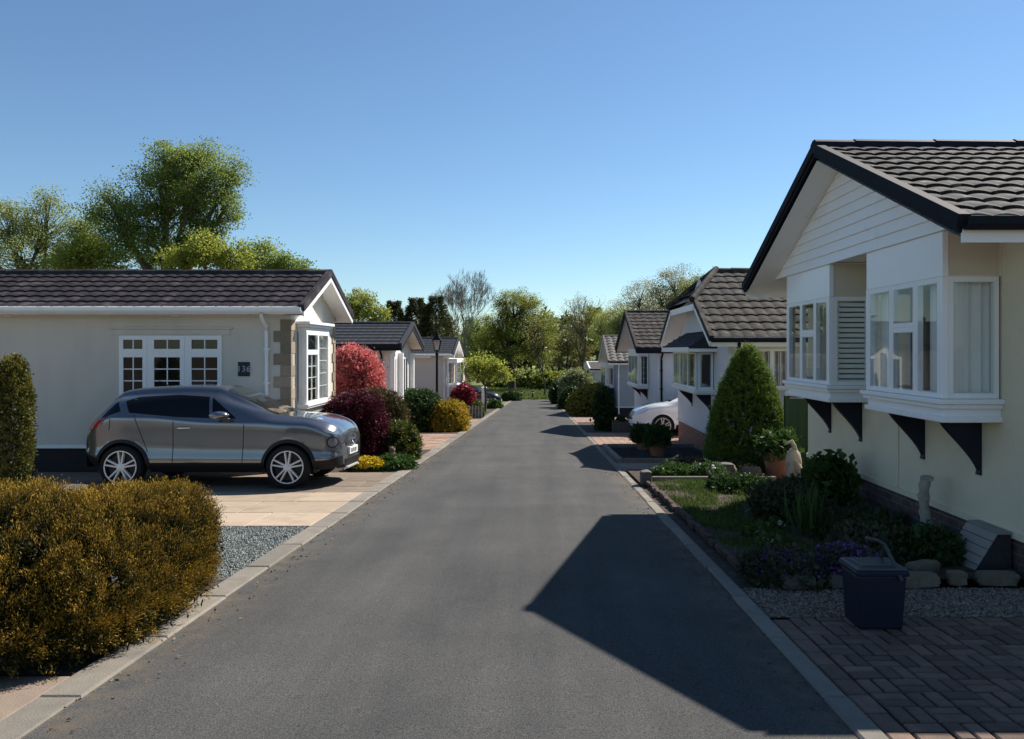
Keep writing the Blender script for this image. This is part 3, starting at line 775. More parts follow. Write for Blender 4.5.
G['grey'] = leafmat('grey_green_tree', (0.203, 0.244, 0.086), (0.355, 0.390, 0.140), .62, clump=.5)
G['olive'] = leafmat('olive_brown_tree', (0.152, 0.146, 0.050), (0.287, 0.244, 0.086), .62, clump=.5)
G['firtree'] = leafmat('dark_fir', (.012, .026, .010), (.032, .042, .012), .15, (.075, .075, .018), clump=.6)
G['wood'] = leafmat('far_wood', (0.051, 0.073, 0.025), (0.144, 0.155, 0.055), .62, clump=.12)

def asphalt():
    m, nt, N, L = _nt('asphalt')
    out = N.new('ShaderNodeOutputMaterial'); b = N.new('ShaderNodeBsdfPrincipled'); L.new(b.outputs[0], out.inputs[0])
    v = _map(nt, (1, 1, 1)); vs = _map(nt, (1.6, .10, 1))
    sp = _noise(nt, v, 120, 4, .8); big = _noise(nt, v, .9, 6, .6); streak = _noise(nt, vs, 1.6, 5, .6)
    c = _mix(nt, _ramp(nt, sp, .34, .66), (.020, .0198, .019), (.124, .123, .119))
    c = _mix(nt, 1, c, _ramp(nt, big, .3, .72, (.80, .80, .80), (1.16, 1.15, 1.13)), 'MULTIPLY')
    c = _mix(nt, 1, c, _ramp(nt, streak, .35, .66, (.84, .84, .85), (1.10, 1.10, 1.09)), 'MULTIPLY')
    tc = N.new('ShaderNodeTexCoord'); sx = N.new('ShaderNodeSeparateXYZ'); L.new(tc.outputs['Object'], sx.inputs[0])
    def mth(op, a, b=0):
        n = N.new('ShaderNodeMath'); n.operation = op
        for k, q in ((0, a), (1, b)):
            if isinstance(q, (int, float)): n.inputs[k].default_value = q
            else: L.new(q, n.inputs[k])
        return n.outputs[0]
    edge = mth('ABSOLUTE', mth('ADD', sx.outputs[0], .429))          # metres from the middle of the lane
    band = mth('MULTIPLY', mth('ADD', mth('COSINE', mth('MULTIPLY', edge, 4.0)), 1), .5)
    c = _mix(nt, mth('MULTIPLY', band, _ramp(nt, _noise(nt, vs, .8, 3), .3, .7)), c, _mix(nt, 1, c, (.87, .87, .88), 'MULTIPLY'))
    dirt = mth('MULTIPLY', _ramp(nt, edge, .83, .95) if False else mth('MULTIPLY', mth('MAXIMUM', mth('SUBTRACT', edge, 1.52), 0), 2.6), _ramp(nt, _noise(nt, v, 5, 6, .7), .42, .62))
    c = _mix(nt, dirt, c, (.125, .10, .072))
    v2 = N.new('ShaderNodeTexVoronoi'); v2.inputs['Scale'].default_value = 120; L.new(v, v2.inputs['Vector'])
    c = _mix(nt, _ramp(nt, v2.outputs['Color'], .955, .98), c, (.14, .132, .122))
    L.new(c, b.inputs['Base Color']); b.inputs['Roughness'].default_value = .92; b.inputs['Specular IOR Level'].default_value = .14
    bp = N.new('ShaderNodeBump'); bp.inputs['Strength'].default_value = .55; bp.inputs['Distance'].default_value = .006
    L.new(sp, bp.inputs['Height']); L.new(bp.outputs[0], b.inputs['Normal'])
    return m
MT['asphalt'] = asphalt()
MT['kerb'] = pm('kerb_concrete', (.205, .185, .155), .9, .15, 10, bump=.6, bscale=120, island=.22, stain=(.14, .13, .11), sscale=3.5, sp=(.5, .75))
MT['slab'] = pm('sandy_slab', (.36, .285, .21), .9, .12, 8, bump=.4, bscale=110, island=.16, stain=(.25, .19, .135), sscale=2.2, sp=(.5, .75))
MT['slab_grey'] = pm('grey_buff_slab', (.20, .155, .115), .9, .14, 8, bump=.4, bscale=110, island=.18, stain=(.15, .13, .11), sscale=2.2, sp=(.5, .75))
MT['slab_pink'] = pm('pinkish_block', (.30, .20, .145), .9, .12, 8, bump=.4, bscale=110, island=.25)
MT['slab_path'] = pm('worn_slab', (.23, .18, .14), .9, .14, 8, bump=.5, bscale=110, island=.2, stain=(.14, .12, .10), sscale=2.5, sp=(.5, .75))
MT['block'] = pm('block_paver', (.165, .115, .088), .9, .22, 14, bump=.6, bscale=120, island=.35, stain=(.075, .065, .055), sscale=2, sp=(.48, .72))
MT['slate'] = pm('dark_chippings', (.045, .042, .044), .9, .3, 40, bump=1, bscale=60)
MT['gravel_grey'] = pm('grey_gravel', (.21, .235, .225), .85, .2, 30, island=.6)
MT['gravel_tan'] = pm('tan_gravel', (.22, .175, .14), .85, .2, 30, island=.6)
MT['gravelbase_g'] = pm('gravel_bed_grey', (.11, .12, .12), .95, .5, 90, bump=1, bscale=90)
MT['gravelbase_t'] = pm('gravel_bed_tan', (.15, .12, .095), .95, .5, 90, bump=1, bscale=90)
MT['joint'] = pm('joint_sand', (.028, .025, .022), .98, .3, 30, bump=.6)
MT['field'] = pm('field_grass', (.085, .105, .030), .95, .3, .6, bump=1, bscale=6, stain=(.15, .16, .055), sscale=.12, sp=(.4, .7))

# ------------------------------------------------------------------ ground, road, kerbs, paving
RX0, RX1 = -2.306, 1.448
def slope_sheet(name, x0, x1, ys, off, mat):
    off = {.04: .006, .045: .006, .035: .004, .034: -.008, .05: .012}.get(off, off); m = MB(); ys = sorted(ys)
    for i in range(len(ys) - 1):
        m.add([(x0, ys[i], g(ys[i]) + off), (x1, ys[i], g(ys[i]) + off), (x1, ys[i + 1], g(ys[i + 1]) + off), (x0, ys[i + 1], g(ys[i + 1]) + off)], [(0, 1, 2, 3)])
    return tag(m.build(name, mat, None, origin=(0, 0, 0), recalc=False), kind='structure')
slope_sheet('ground', -700, 700, [-300, -40, 0, YEND, 300, 1500], -.03, MT['field'])
slope_sheet('road', RX0, RX1, [-40, 0, 30, YEND], .006, MT['asphalt'])
def slab(m, x0, x1, y0, y1, top, th=.06, ch=.006):
    P = lambda x, y, k: (x, y, g(y) + k)
    b = [P(x0, y0, top - th), P(x1, y0, top - th), P(x1, y1, top - th), P(x0, y1, top - th)]
    c = [P(x0, y0, top - ch), P(x1, y0, top - ch), P(x1, y1, top - ch), P(x0, y1, top - ch)]
    t = [P(x0 + ch, y0 + ch, top), P(x1 - ch, y0 + ch, top), P(x1 - ch, y1 - ch, top), P(x0 + ch, y1 - ch, top)]
    f = [(8, 9, 10, 11)]
    for i in range(4): f += [(i, (i + 1) % 4, 4 + (i + 1) % 4, 4 + i), (4 + i, 4 + (i + 1) % 4, 8 + (i + 1) % 4, 8 + i)]
    m.add(b + c + t, f)
def kerb(x0, x1, gaps):
    m = MB(); y = -8.0
    while y < YEND - 1:
        l = .914
        if not any(a < y + l / 2 < b for a, b in gaps):
            slab(m, x0 + random.uniform(-.009, .009), x1 + random.uniform(-.009, .009), y + .004, y + l - random.uniform(.004, .012), .022 + random.uniform(-.004, .004), .15, .012)
        y += l
    tag(m.build('kerb', MT['kerb'], None, origin=(0, 0, 0)), kind='structure')
slope_sheet('kerb_bed', -2.52, RX0, [-8, YEND - 1], .0125, MT['kerb']); slope_sheet('kerb_bed', RX1, 1.565, [-8, YEND - 1], .0125, MT['kerb'])
kerb(-2.52, RX0, []); kerb(RX1, 1.565, [])
KO = -2.525; KR = 1.57
def paving(name, x0, x1, y0, y1, bw, bd, mat, top=.014, gap=.008, stagger=.5, tidy=0):
    m = MB(); y = y0; r = 0
    while y < y1 - .02:
        ye = min(y + bd, y1); x = x0 - (bw * stagger if r % 2 else 0)
        while x < x1 - .02:
            xa, xb = max(x, x0), min(x + bw, x1)
            if xb - xa > .05: slab(m, xa + gap / 2, xb - gap / 2, y + gap / 2, ye - gap / 2, top + random.uniform(-.003, .003), .06, .006)
            x += bw
        y += bd; r += 1
    tag(m.build(name, mat, None, origin=(0, 0, 0)), kind='structure')
    slope_sheet('joint_bed', x0, x1, [y0, y1], top - .010, MT['joint'])
paving('path', -8, KO, -3, 4.18, .75, .6, MT['slab_path'])
paving('driveway', -9.5, KO, 8.55, 11.2, 1.25, .9, MT['slab'], stagger=.35, gap=.014)
paving('driveway', -9.5, KO, 11.22, 13.72, .9, .62, MT['slab_grey'], top=.012)
paving('driveway', -10, KO, 18.4, 24.0, .42, .21, MT['slab_pink'], gap=.012)
paving('driveway', -8, KO, 27.4, 34.2, .42, .21, MT['slab_pink'], gap=.012)
paving('driveway', -9, KO, 49.5, 55, .42, .3, MT['slab_pink'], gap=.012)
paving('path', KR, 3.85, 13.95, 15.35, .6, .6, MT['slab_path'], stagger=0)
paving('driveway', KR, 10, 19.6, 24.6, .42, .21, MT['slab_pink'], gap=.012)
paving('driveway', KR, 4.4, 31.3, 35.5, .42, .21, MT['slab_pink'], gap=.012)
slope_sheet('soil', -9.5, KO, [4.2, 6.25], .04, MT['soil'])
slope_sheet('soil', -9.5, KO, [13.74, 18.38], .045, MT['soil'])
slope_sheet('soil', -9, KO, [24.02, 27.38], .045, MT['soil'])
slope_sheet('soil', -9, KO, [34.22, 49.4], .045, MT['soil'])
slope_sheet('soil', KR, 3.88, [24.62, 31.28], .045, MT['soil'])
slope_sheet('soil', KR, 3.88, [35.52, 72], .045, MT['soil'])
# weave-bond block paving by the porch of the nearest house
m = MB(); a = .09
ny, nx = int(8.1 / (2 * a)), int(7.4 / (2 * a))
for j in range(ny):
    for i in range(nx):
        x = KR + .13 + i * 2 * a; y = 5.22 - (j + 1) * 2 * a
        if x > 3.9 and y > 5.85: continue
        for k in range(2):
            t = .014 + random.uniform(-.004, .004)
            if (i + j) % 2: slab(m, x + .006, x + 2 * a - .006, y + k * a + .006, y + (k + 1) * a - .006, t, .06, .008)
            else: slab(m, x + k * a + .006, x + (k + 1) * a - .006, y + .006, y + 2 * a - .006, t, .06, .008)
y = -2.8
while y < 5.1:
    slab(m, KR + .008, KR + .12, y + .004, y + .206, .014 + random.uniform(-.003, .003), .06, .007); y += .21
tag(m.build('block_paving', MT['block'], None, origin=(0, 0, 0)), kind='structure')
slope_sheet('joint_bed', KR, 9.2, [-3, 5.22], .034, MT['joint'])
# gravel
def pebbles(name, x0, x1, y0, y1, n, s, mat, top, keep=None):
    rs = np.random.RandomState(n); P = np.stack([rs.uniform(x0, x1, n), rs.uniform(y0, y1, n)], 1)
    base = np.array([(1, 0, 0), (-1, 0, 0), (0, 1, 0), (0, -1, 0), (0, 0, 1), (0, 0, -1)], float)
    fc = np.array([(0, 2, 4), (2, 1, 4), (1, 3, 4), (3, 0, 4), (2, 0, 5), (1, 2, 5), (3, 1, 5), (0, 3, 5)])
    if keep: P = np.array([p for p in P if keep(p[0], p[1])]); n = len(P)
    V = np.repeat(base[None], n, 0) * rs.uniform(.5, 1.25, (n, 6, 1)) * s * rs.uniform(.55, 1.4, (n, 1, 1)); V[:, :, 2] *= .75
    t = rs.uniform(0, 6.28, n); ct, st = np.cos(t), np.sin(t)
    X = V[:, :, 0] * ct[:, None] - V[:, :, 1] * st[:, None]; Y = V[:, :, 0] * st[:, None] + V[:, :, 1] * ct[:, None]
    V[:, :, 0] = X + P[:, 0:1]; V[:, :, 1] = Y + P[:, 1:2]; V[:, :, 2] += np.array([g(q) for q in P[:, 1]])[:, None] + top
    me = bpy.data.meshes.new(name); me.from_pydata(V.reshape(-1, 3).tolist(), [], (fc[None] + (np.arange(n) * 6)[:, None, None]).reshape(-1, 3).tolist())
    me.materials.append(mat); return tag(link(name, me, None, (0, 0, 0)), kind='stuff')
slope_sheet('unseen_paving', -45, KO, [-40, -3.01], .004, MT['slab_grey']); slope_sheet('unseen_paving', -45, -9.51, [-3, 13.7], .003, MT['slab_grey']); slope_sheet('unseen_paving', KR, 45, [-40, -3.01], .004, MT['slab_grey'])  # unseen neutral paving, added for what the grey car reflects
slope_sheet('gravel_bed', -9.5, KO, [6.26, 8.53], .035, MT['gravelbase_g'])
pebbles('gravel', -5.2, KO - .01, 6.28, 8.52, 15000, .013, MT['gravel_grey'], .010)
slope_sheet('gravel_bed', KR, 3.9, [5.23, 5.98], .005, MT['gravelbase_t'])
pebbles('gravel', KR + .02, 3.88, 5.24, 5.97, 6500, .013, MT['gravel_tan'], .010)
pebbles('gravel', 1.72, 3.75, 15.5, 18.9, 5000, .016, MT['slate'], .016)

# raised bed and lawn in front of the nearest house
m = MB()
m.grid(lambda s, t: (1.72 + 2.16 * s, 6.0 + 5.95 * t, g(6.0 + 5.95 * t) + .075 + .03 * math.sin(7 * s) * math.sin(9 * t)), 16, 40)
tag(m.build('soil', MT['soil'], None, origin=(0, 0, 0), smooth=80, recalc=False), kind='structure')
m = MB(); m.grid(lambda s, t: (1.60 + 2.28 * s, 12.05 + 1.85 * t, g(12.05 + 1.85 * t) + .045), 8, 8)
tag(m.build('soil', MT['soil'], None, origin=(0, 0, 0), recalc=False), kind='structure')
slope_sheet('soil', KR, 1.74, [5.98, 13.9], .012, MT['soil'])
slope_sheet('soil', 3.89, 8, [11.3, 15.7], .045, MT['soil'])

def lawn_edge(y): return 2.72 + .22 * math.sin(y * 1.3) + .12 * math.sin(y * 3.1 + 1) + (.55 if y > 10 else 0) * min(1, max(0, y - 10))
N_ = 42000; P = np.stack([RS.uniform(1.76, 3.5, N_), RS.uniform(6.35, 11.85, N_), np.zeros(N_)], 1)
k = np.array([lawn_edge(y) - x for x, y in P[:, :2]]); pt = np.sin(P[:, 0] * 5.1 + 2 * np.sin(P[:, 1] * 1.7)) * np.sin(P[:, 1] * 3.3 + 1.5 * np.sin(P[:, 0] * 4)); P = P[(k > 0) & (RS.uniform(0, 1, N_) < np.clip(k * 6, 0, 1) * np.clip(.95 + 1.1 * pt, .12, 1))]
P[:, 2] = [g(y) + .075 + .03 * math.sin(7 * (x - 1.72) / 2.16) * math.sin(9 * (y - 6) / 5.95) - .005 for x, y in P[:, :2]]
D = RS.normal(size=P.shape) * .45 + np.array([0, 0, 1.0])
tag(quads('grass', leaves(P, D, RS.uniform(.025, .075, len(P)), .0045), G['grass'], None), kind='stuff')
N_ = 30000; P = np.stack([RS.uniform(-14, 12, N_), YEND + .2 + 26 * RS.uniform(0, 1, N_) ** 1.6, np.zeros(N_)], 1); P[:, 2] = g(80)
tag(quads('grass', leaves(P, RS.normal(size=P.shape) * .5 + np.array([0, 0, 1]), .32, .03), G['meadow'], None), kind='stuff')
# ------------------------------------------------------------------ the houses
W3 = [(0, .30, 0, 1, 1, 1), (.30, .64, .60, 1, 1, 1), (.30, .64, 0, .60, 1, 1), (.64, 1, 0, 1, 1, 1)]
ONE = [(0, 1, 0, 1, 1, 1)]
# right, nearest: cream with two box bays
M1 = dict(wall=MT['cream'], plinth=MT['brick'], roof=MT['roof_brown'], soffit=MT['white'], fascia=MT['white'], gutter=MT['black_trim'], verge=MT['black_trim'],
          barge=MT['black_trim'], frame=MT['white'], bay=MT['white_gloss'], bracket=MT['navy'], drip=MT['cream'])
h = House('cream bungalow with two box bay windows and dark brackets, nearest on the right', 3.9, 1, 5.87, 11.1, .09, 2.55, 3.83, 12, M1, oe=.29, og=.84,
          front_holes=[(6.55, 7.88, 1.2, 2.2), (9.05, 10.42, 1.2, 2.2)], course=.27, wave=.205, amp=.014, res=11, barge_drop=.095, vt=.045)
h.bay(6.465, 7.96, .5, 1.19, 2.22, 2.60, W3, ONE, (6.79, 7.78), base=.18, bh=.51, curt=((.02, .33), (.74, .98)), netside=True)
h.bay(8.97, 10.5, .5, 1.19, 2.22, 2.60, W3, ONE, (9.28, 10.25), base=.18, bh=.51, curt=((.04, .2),), blindy=True)
m = MB(); n = 9; zb = 2.60; zt = h.under(h.ym) - .02; X = 3.9 - .505
for i in range(n):
    z0 = zb + (zt - zb) * i / n; z1 = zb + (zt - zb) * (i + 1) / n
    hw = lambda z: max(.01, (h.under(h.ym) - z) / (h.tz / h.ty) - .012)
    a, b = hw(z0), hw(z1); y = h.ym
    m.hexa([(X - .022, y - a, z0), (X + .02, y - a, z0), (X + .02, y + a, z0), (X - .022, y + a, z0), (X - .004, y - b, z1), (X + .02, y - b, z1), (X + .02, y + b, z1), (X - .004, y + b, z1)])
m.box(X + .021, 3.895, h.ym - hw(zb) + .02, h.ym + hw(zb) - .02, zb + .024, zb + .04)
m.build('gable_boarding', MT['white'], h.root)
m = MB()
for (y0_, y1_) in ((6.478, 7.947), (8.983, 10.487)):
    for yy in (y0_, y1_): m = MB(); m.box(3.46, 3.885, yy - .004, yy + .004, 2.225, 2.598); m.build('bay_cheek', MT['beige'], h.root)
m = MB(); m.box(3.885, 3.901, 8.30, 8.335, .12, 1.05); m.build('cover_strip', MT['cream'], h.wall)

# right, second: half-hipped roof
M2 = dict(wall=MT['paleblue'], plinth=MT['redbrick'], roof=MT['roof_grey'], soffit=MT['white'], fascia=MT['white'], gutter=MT['black_trim'], verge=MT['roof_grey'],
          barge=MT['white'], frame=MT['white'], bay=MT['paleblue'], bracket=MT['navy'], drip=MT['paleblue'])
gw = (.56, 1.26, .82, 1.62)
h = House('pale grey bungalow with half-hipped brown roof behind the cone-shaped conifer', 3.9, 1, 15.8, 21.4, -.31, 1.84, 3.5, 12, M2, oe=.3, og=.42, hip=(.48, 2.66),
          near_holes=[gw], course=.36, wave=.25, amp=.015, front_holes=[(17.4, 19.6, .8, 1.5)])
h.bay(17.0, 19.9, .40, .73, 1.55, 1.75, [(0, .34, 0, 1, 1, 1), (.34, .67, 0, 1, 1, 1), (.67, 1, 0, 1, 1, 1)], ONE, (17.35, 19.4), header=False, bd=.33, bh=.42, curt=((.03, .3), (.7, .97)))
w = h.window(h.N, *gw, [(0, .5, 0, 1, 2, 1), (.5, 1, 0, 1, 2, 1)])
m = MB()
for i in range(9): u = .62 + .07 * i; m.tube([h.N(u, .84, .012), h.N(u, 1.6, .012)], .006, 5)
for i in range(8):
    u = .655 + .07 * i
    for zc in (1.2, 1.28): m.tube([h.N(u + .03 * math.cos(t * .785), zc + .035 * math.sin(t * .785), .02) for t in range(9)], .005, 5)
m.build('window_grille', MT['white'], w)
m = MB(); X = lambda u: 3.9 + u
Y0, Y1 = 16.7, 20.2
m.prism([(-.62, 1.60), (-.60, 1.68), (-.005, 2.04), (-.005, 1.60)], lambda a, b: (X(a), Y0, b), lambda a, b: (X(a), Y1, b))
for k in range(4): m.box(X(-.62 + .14 * k), X(-.60 + .14 * k), Y0 - .01, Y1 + .01, 1.655 + .086 * k, 1.70 + .086 * k)
m.build('canopy', MT['roof_charcoal'], h.root)
m = MB(); m.box(X(-.64), X(-.622), Y0 - .02, Y1 + .02, 1.55, 1.66); m.box(X(-.62), X(-.0), Y0 - .02, Y0 - .004, 1.56, 1.63); m.build('canopy_fascia', MT['white'], h.root)
h.downpipe(.16, MT['black_trim'])

# right, third
M3 = dict(M2, roof=MT['roof_grey'], soffit=MT['paleblue'], fascia=MT['black_trim'], barge=MT['black_trim'], plinth=MT['dark_skirt'], verge=MT['roof_grey'], bay=MT['white'])
h = House('pale grey bungalow with low brown gable, third along the right side', 3.9, 1, 25.0, 31.0, -.85, 1.66, 2.98, 11, M3, oe=.3, og=.72, course=.36, wave=.25, amp=.015, front_holes=[(27.1, 29.4, .45, 1.3)])
h.bay(26.9, 29.7, .40, .36, 1.42, 1.62, [(0, .34, 0, 1, 2, 4), (.34, .67, 0, 1, 2, 4), (.67, 1, 0, 1, 2, 4)], [(0, 1, 0, 1, 2, 5)], (27.3, 29.2), bd=.33, bh=.4, curt=((.02, .98),))
h.downpipe(.12, MT['black_trim'])
# right, fourth
M4 = dict(M2, wall=MT['slateblue'], roof=MT['roof_pale'], plinth=MT['navy'], verge=MT['roof_pale'], barge=MT['white'], soffit=MT['white'], bay=MT['white'])
h = House('slate blue bungalow with pale grey pantiles and white downpipe, fourth on the right', 3.9, 1, 37.8, 43.4, -1.2, 1.05, 2.32, 10, M4, oe=.3, og=.45, course=.36, wave=.34, amp=.05, front_holes=[(39.4, 41.6, -.2, .6)], cap_light=True)
h.bay(39.2, 41.8, .45, -.22, .72, .92, [(0, .5, 0, 1, 2, 1), (.5, 1, 0, 1, 2, 1)], ONE, (39.5, 41.5), bd=.33, bh=.4)
h.downpipe(-.02 + .1, MT['white'])
# right, fifth, low and far off
M5 = dict(M2, wall=MT['creamwhite'], roof=MT['roof_pale'], plinth=MT['dark_skirt'], verge=MT['white'], barge=MT['white'])
h = House('small low white bungalow beyond the hedges, farthest on the right', 3.9, 1, 52, 57.5, -2.0, .32, .72, 9, M5, oe=.3, og=.4, front_holes=[(53, 54.4, -.9, .1)])
h.window(h.Fr, 53, 54.4, -.9, .1, [(0, .5, 0, 1, 1, 1), (.5, 1, 0, 1, 1, 1)])
h.window(h.N, .5, 1.5, -.9, .1, ONE)

# left, nearest: single unit, long side to the camera
ML1 = dict(wall=MT['offwhite'], plinth=MT['dark_skirt'], roof=MT['roof_dark'], soffit=MT['white'], fascia=MT['white'], gutter=MT['white'], verge=MT['roof_dark'],
           barge=MT['white'], frame=MT['white'], bay=MT['white'], bracket=MT['white'], drip=MT['white'])
XL = -4.43; Y0 = 13.8
ua = XL - px(222, Y0); ub = XL - px(119.5, Y0)
wl = (ua, ub, .55, pz(335.5, Y0))
fw_ = (14.3, 15.65, .60, 1.93)
h = House('off-white single bungalow with three-part window behind the grey car', XL, -1, Y0, 16.8, -.13, 2.34, 3.12, 13, ML1, oe=.3, og=.32,
          near_holes=[wl, (10.2 - .2, 11.2, .7, 1.85)], front_holes=[fw_], course=.29, wave=.24, amp=.015, barge_drop=.15, fh=.11)
W_ = ub - ua
hinge = [(0, .335, .76, 1, 2, 1), (0, .335, 0, .76, 2, 4), (.365, .70, .76, 1, 2, 1), (.365, .70, 0, .76, 2, 4), (.73, 1, .76, 1, 2, 1), (.73, 1, 0, .76, 2, 4)]
w = h.window(h.N, *wl, hinge, fw=.075, curt=((.36, .42), (.64, .70)), mun=.02)
m = MB(); u = ub - ua
for (f0, f1) in ((.335, .365), (.70, .73)): m.boxP(h.N, ua + f0 * u, ua + f1 * u, wl[2], wl[3], -.05, .012)
m.build('mullion', MT['white'], w)
m = MB(); m.boxP(h.N, ua - .15, ub + .13, wl[3] + .01, wl[3] + .11, -.0, .018); m.boxP(h.N, ua - .19, ub + .17, wl[3] + .112, wl[3] + .15, -.0, .035)
m.build('window_surround', MT['offwhite'], w, bevel=.006)
m = MB(); m.boxP(h.N, .6, 12, -.12, 2.05, -1.3, -1.25); m.build('added_dark_panel', MT['room_dark_panel'], h.root)  # unseen dark panel added so the room behind the panes stays dark
w = h.window(h.N, 10.0, 11.2, .7, 1.85, [(0, .5, 0, 1, 2, 3), (.5, 1, 0, 1, 2, 3)], fw=.06)
m = MB(); m.boxP(h.N, 9.85, 11.35, 1.86, 1.97, 0, .03); m.boxP(h.N, 9.8, 11.4, 1.972, 2.03, 0, .06); m.build('window_surround', MT['white'], w)
# shallow bay on its gable
h.bay(14.2, 15.75, .17, .60, 1.93, 2.02, [(0, .5, .72, 1, 1, 1), (0, .5, 0, .72, 2, 4), (.5, 1, 0, 1, 2, 5)], ONE, (), sill_over=.05, base=.10, curt=((.02, .25), (.7, .97)), fw=.05)
m = MB(); B = lambda a, b, d: (XL + .17 + d, a, b)
m.boxP(B, 14.15, 15.8, 2.025, 2.075, -.17, .05); m.boxP(B, 14.11, 15.84, 2.077, 2.13, -.17, .09); m.build('bay_head', MT['white'], h.root, bevel=.008)
m = MB()
m.prism([(0, .49), (.15, .49), (.05, .22), (0, .18)], lambda a, b: (XL + a, 14.2, b), lambda a, b: (XL + a, 15.55, b)); m.build('bay_apron', MT['offwhite'], h.root)
# quoins up the two corners
for near in (1, 0):
    m = MB(); z = -.10; i = 0
    while z < 2.08:
        a, b = (.22, .13) if i % 2 else (.13, .22)
        zt_ = z + .205
        if near:
            m.boxP(h.N, -.022, a * 1.35, z, zt_ - .008, -.0, .022); m.boxP(h.Fr, Y0, Y0 + b, z, zt_ - .008, 0, .021)
        else: m.boxP(h.Fr, 16.8 - a, 16.82, z, zt_ - .008, 0, .022)
        z = zt_; i += 1
    m.build('quoin', MT['quoin'], h.root, bevel=.006)
h.downpipe(XL - px(267.5, Y0), MT['white'])
# number plaque
m = MB(); pu0, pu1, pz0, pz1 = XL - px(250, Y0), XL - px(238.3, Y0), 1.13, 1.385
m.boxP(h.N, pu0, pu1, pz0, pz1, .001, .02); pq = m.build('number_plaque', pm('slate_plaque', (.018, .02, .03), .4, .1), h.root, bevel=.004)
cu = bpy.data.curves.new('number', 'FONT'); cu.body = '136'; cu.size = .15; cu.align_x = 'CENTER'; cu.align_y = 'CENTER'; cu.extrude = .002; cu.space_character = 1.12
to = bpy.data.objects.new('tmp', cu); COL.objects.link(to); bpy.context.view_layer.update()
me = bpy.data.meshes.new_from_object(to.evaluated_get(bpy.context.evaluated_depsgraph_get())); bpy.data.objects.remove(to)
me.materials.append(pm('number_grey', (.42, .42, .45), .5, .03)); o = link('number', me, pq, (0, 0, 0))
o.location = Vector(h.N((pu0 + pu1) / 2, (pz0 + pz1) / 2, .0225)) - WL[pq.name]; o.rotation_euler = (math.radians(90), 0, 0)
m = MB()
for u in (2.0, 5.0, 8.0): m = MB(); m.boxP(h.N, u, u + .12, 2.2, 2.235, 0, .03); m.build('vent', MT['white'], h.root)

# left, second
ML2 = dict(ML1, wall=MT['creamwhite'], roof=MT['roof_charcoal'], barge=MT['black_trim'], verge=MT['roof_charcoal'], gutter=MT['black_trim'], fascia=MT['black_trim'], soffit=MT['creamwhite'])
XL = -4.55
h = House('cream bungalow with plain charcoal roof behind the pink-red shrub', XL, -1, 23.6, 27.6, -.6, 1.75, 2.47, 9, ML2, oe=.3, og=.42, course=.34, wave=.25, amp=.006, res=6,
          front_holes=[(23.95, 24.75, -.45, 1.35), (25.9, 26.9, -.45, 1.35)], barge_drop=.2)
h.window(h.Fr, 23.95, 24.75, -.45, 1.35, [(0, 1, 0, 1, 2, 1)], sill=False); h.window(h.Fr, 25.9, 26.9, -.45, 1.35, [(0, .5, 0, 1, 1, 1), (.5, 1, 0, 1, 1, 1)], sill=False)
h.downpipe(.22, MT['black_trim'])
m = MB()
for yy in (23.72, 25.2, 27.4): m = MB(); m.box(XL + .0, XL + .16, yy - .08, yy + .08, -.62, 1.5); m.build('pilaster', MT['white'], h.root, bevel=.01)
# left, third
ML3 = dict(ML1, wall=MT['pinkish'], roof=MT['roof_charcoal'], verge=MT['roof_charcoal'], gutter=MT['white'], soffit=MT['white'])
XL = -4.5
nw = (1.9, 2.7, -.35, .75)
h = House('pinkish bungalow with white gable and box bay behind the crimson shrub', XL, -1, 38.0, 42.3, -1.2, 1.38, 2.2, 9, ML3, oe=.3, og=.4, course=.34, wave=.25, amp=.006, res=6, front_holes=[(38.7, 41.5, -.15, .95)], near_holes=[nw])
h.window(h.N, *nw, [(0, .5, 0, 1, 1, 1), (.5, 1, 0, 1, 1, 1)])
h.bay(38.25, 41.7, .5, -.1, 1.0, 1.15, [(0, .5, 0, 1, 2, 4), (.5, 1, 0, 1, 2, 4)], [(0, 1, 0, 1, 2, 4)], (38.5,), bd=.3, bh=.3)
h.downpipe(.1, MT['white'])
m = MB(); m.box(XL + .02, XL + .12, 38.05, 38.15, -1.6, 1.2); m.build('corner_post', MT['white'], h.root)
# left, fourth, mostly hidden by the lime tree
ML4 = dict(ML1, wall=MT['pinkish'], roof=MT['roof_charcoal'], verge=MT['roof_charcoal'])
h = House('low brown-walled bungalow half hidden behind the lime-leaved tree', -4.6, -1, 44.6, 48.6, -1.6, .55, 1.1, 9, ML4, oe=.25, og=.3, course=.34, wave=.25, amp=.006, res=6, front_holes=[(45.5, 46.8, -.9, .2)])
h.window(h.Fr, 45.5, 46.8, -.9, .2, [(0, .5, 0, 1, 1, 1), (.5, 1, 0, 1, 1, 1)])

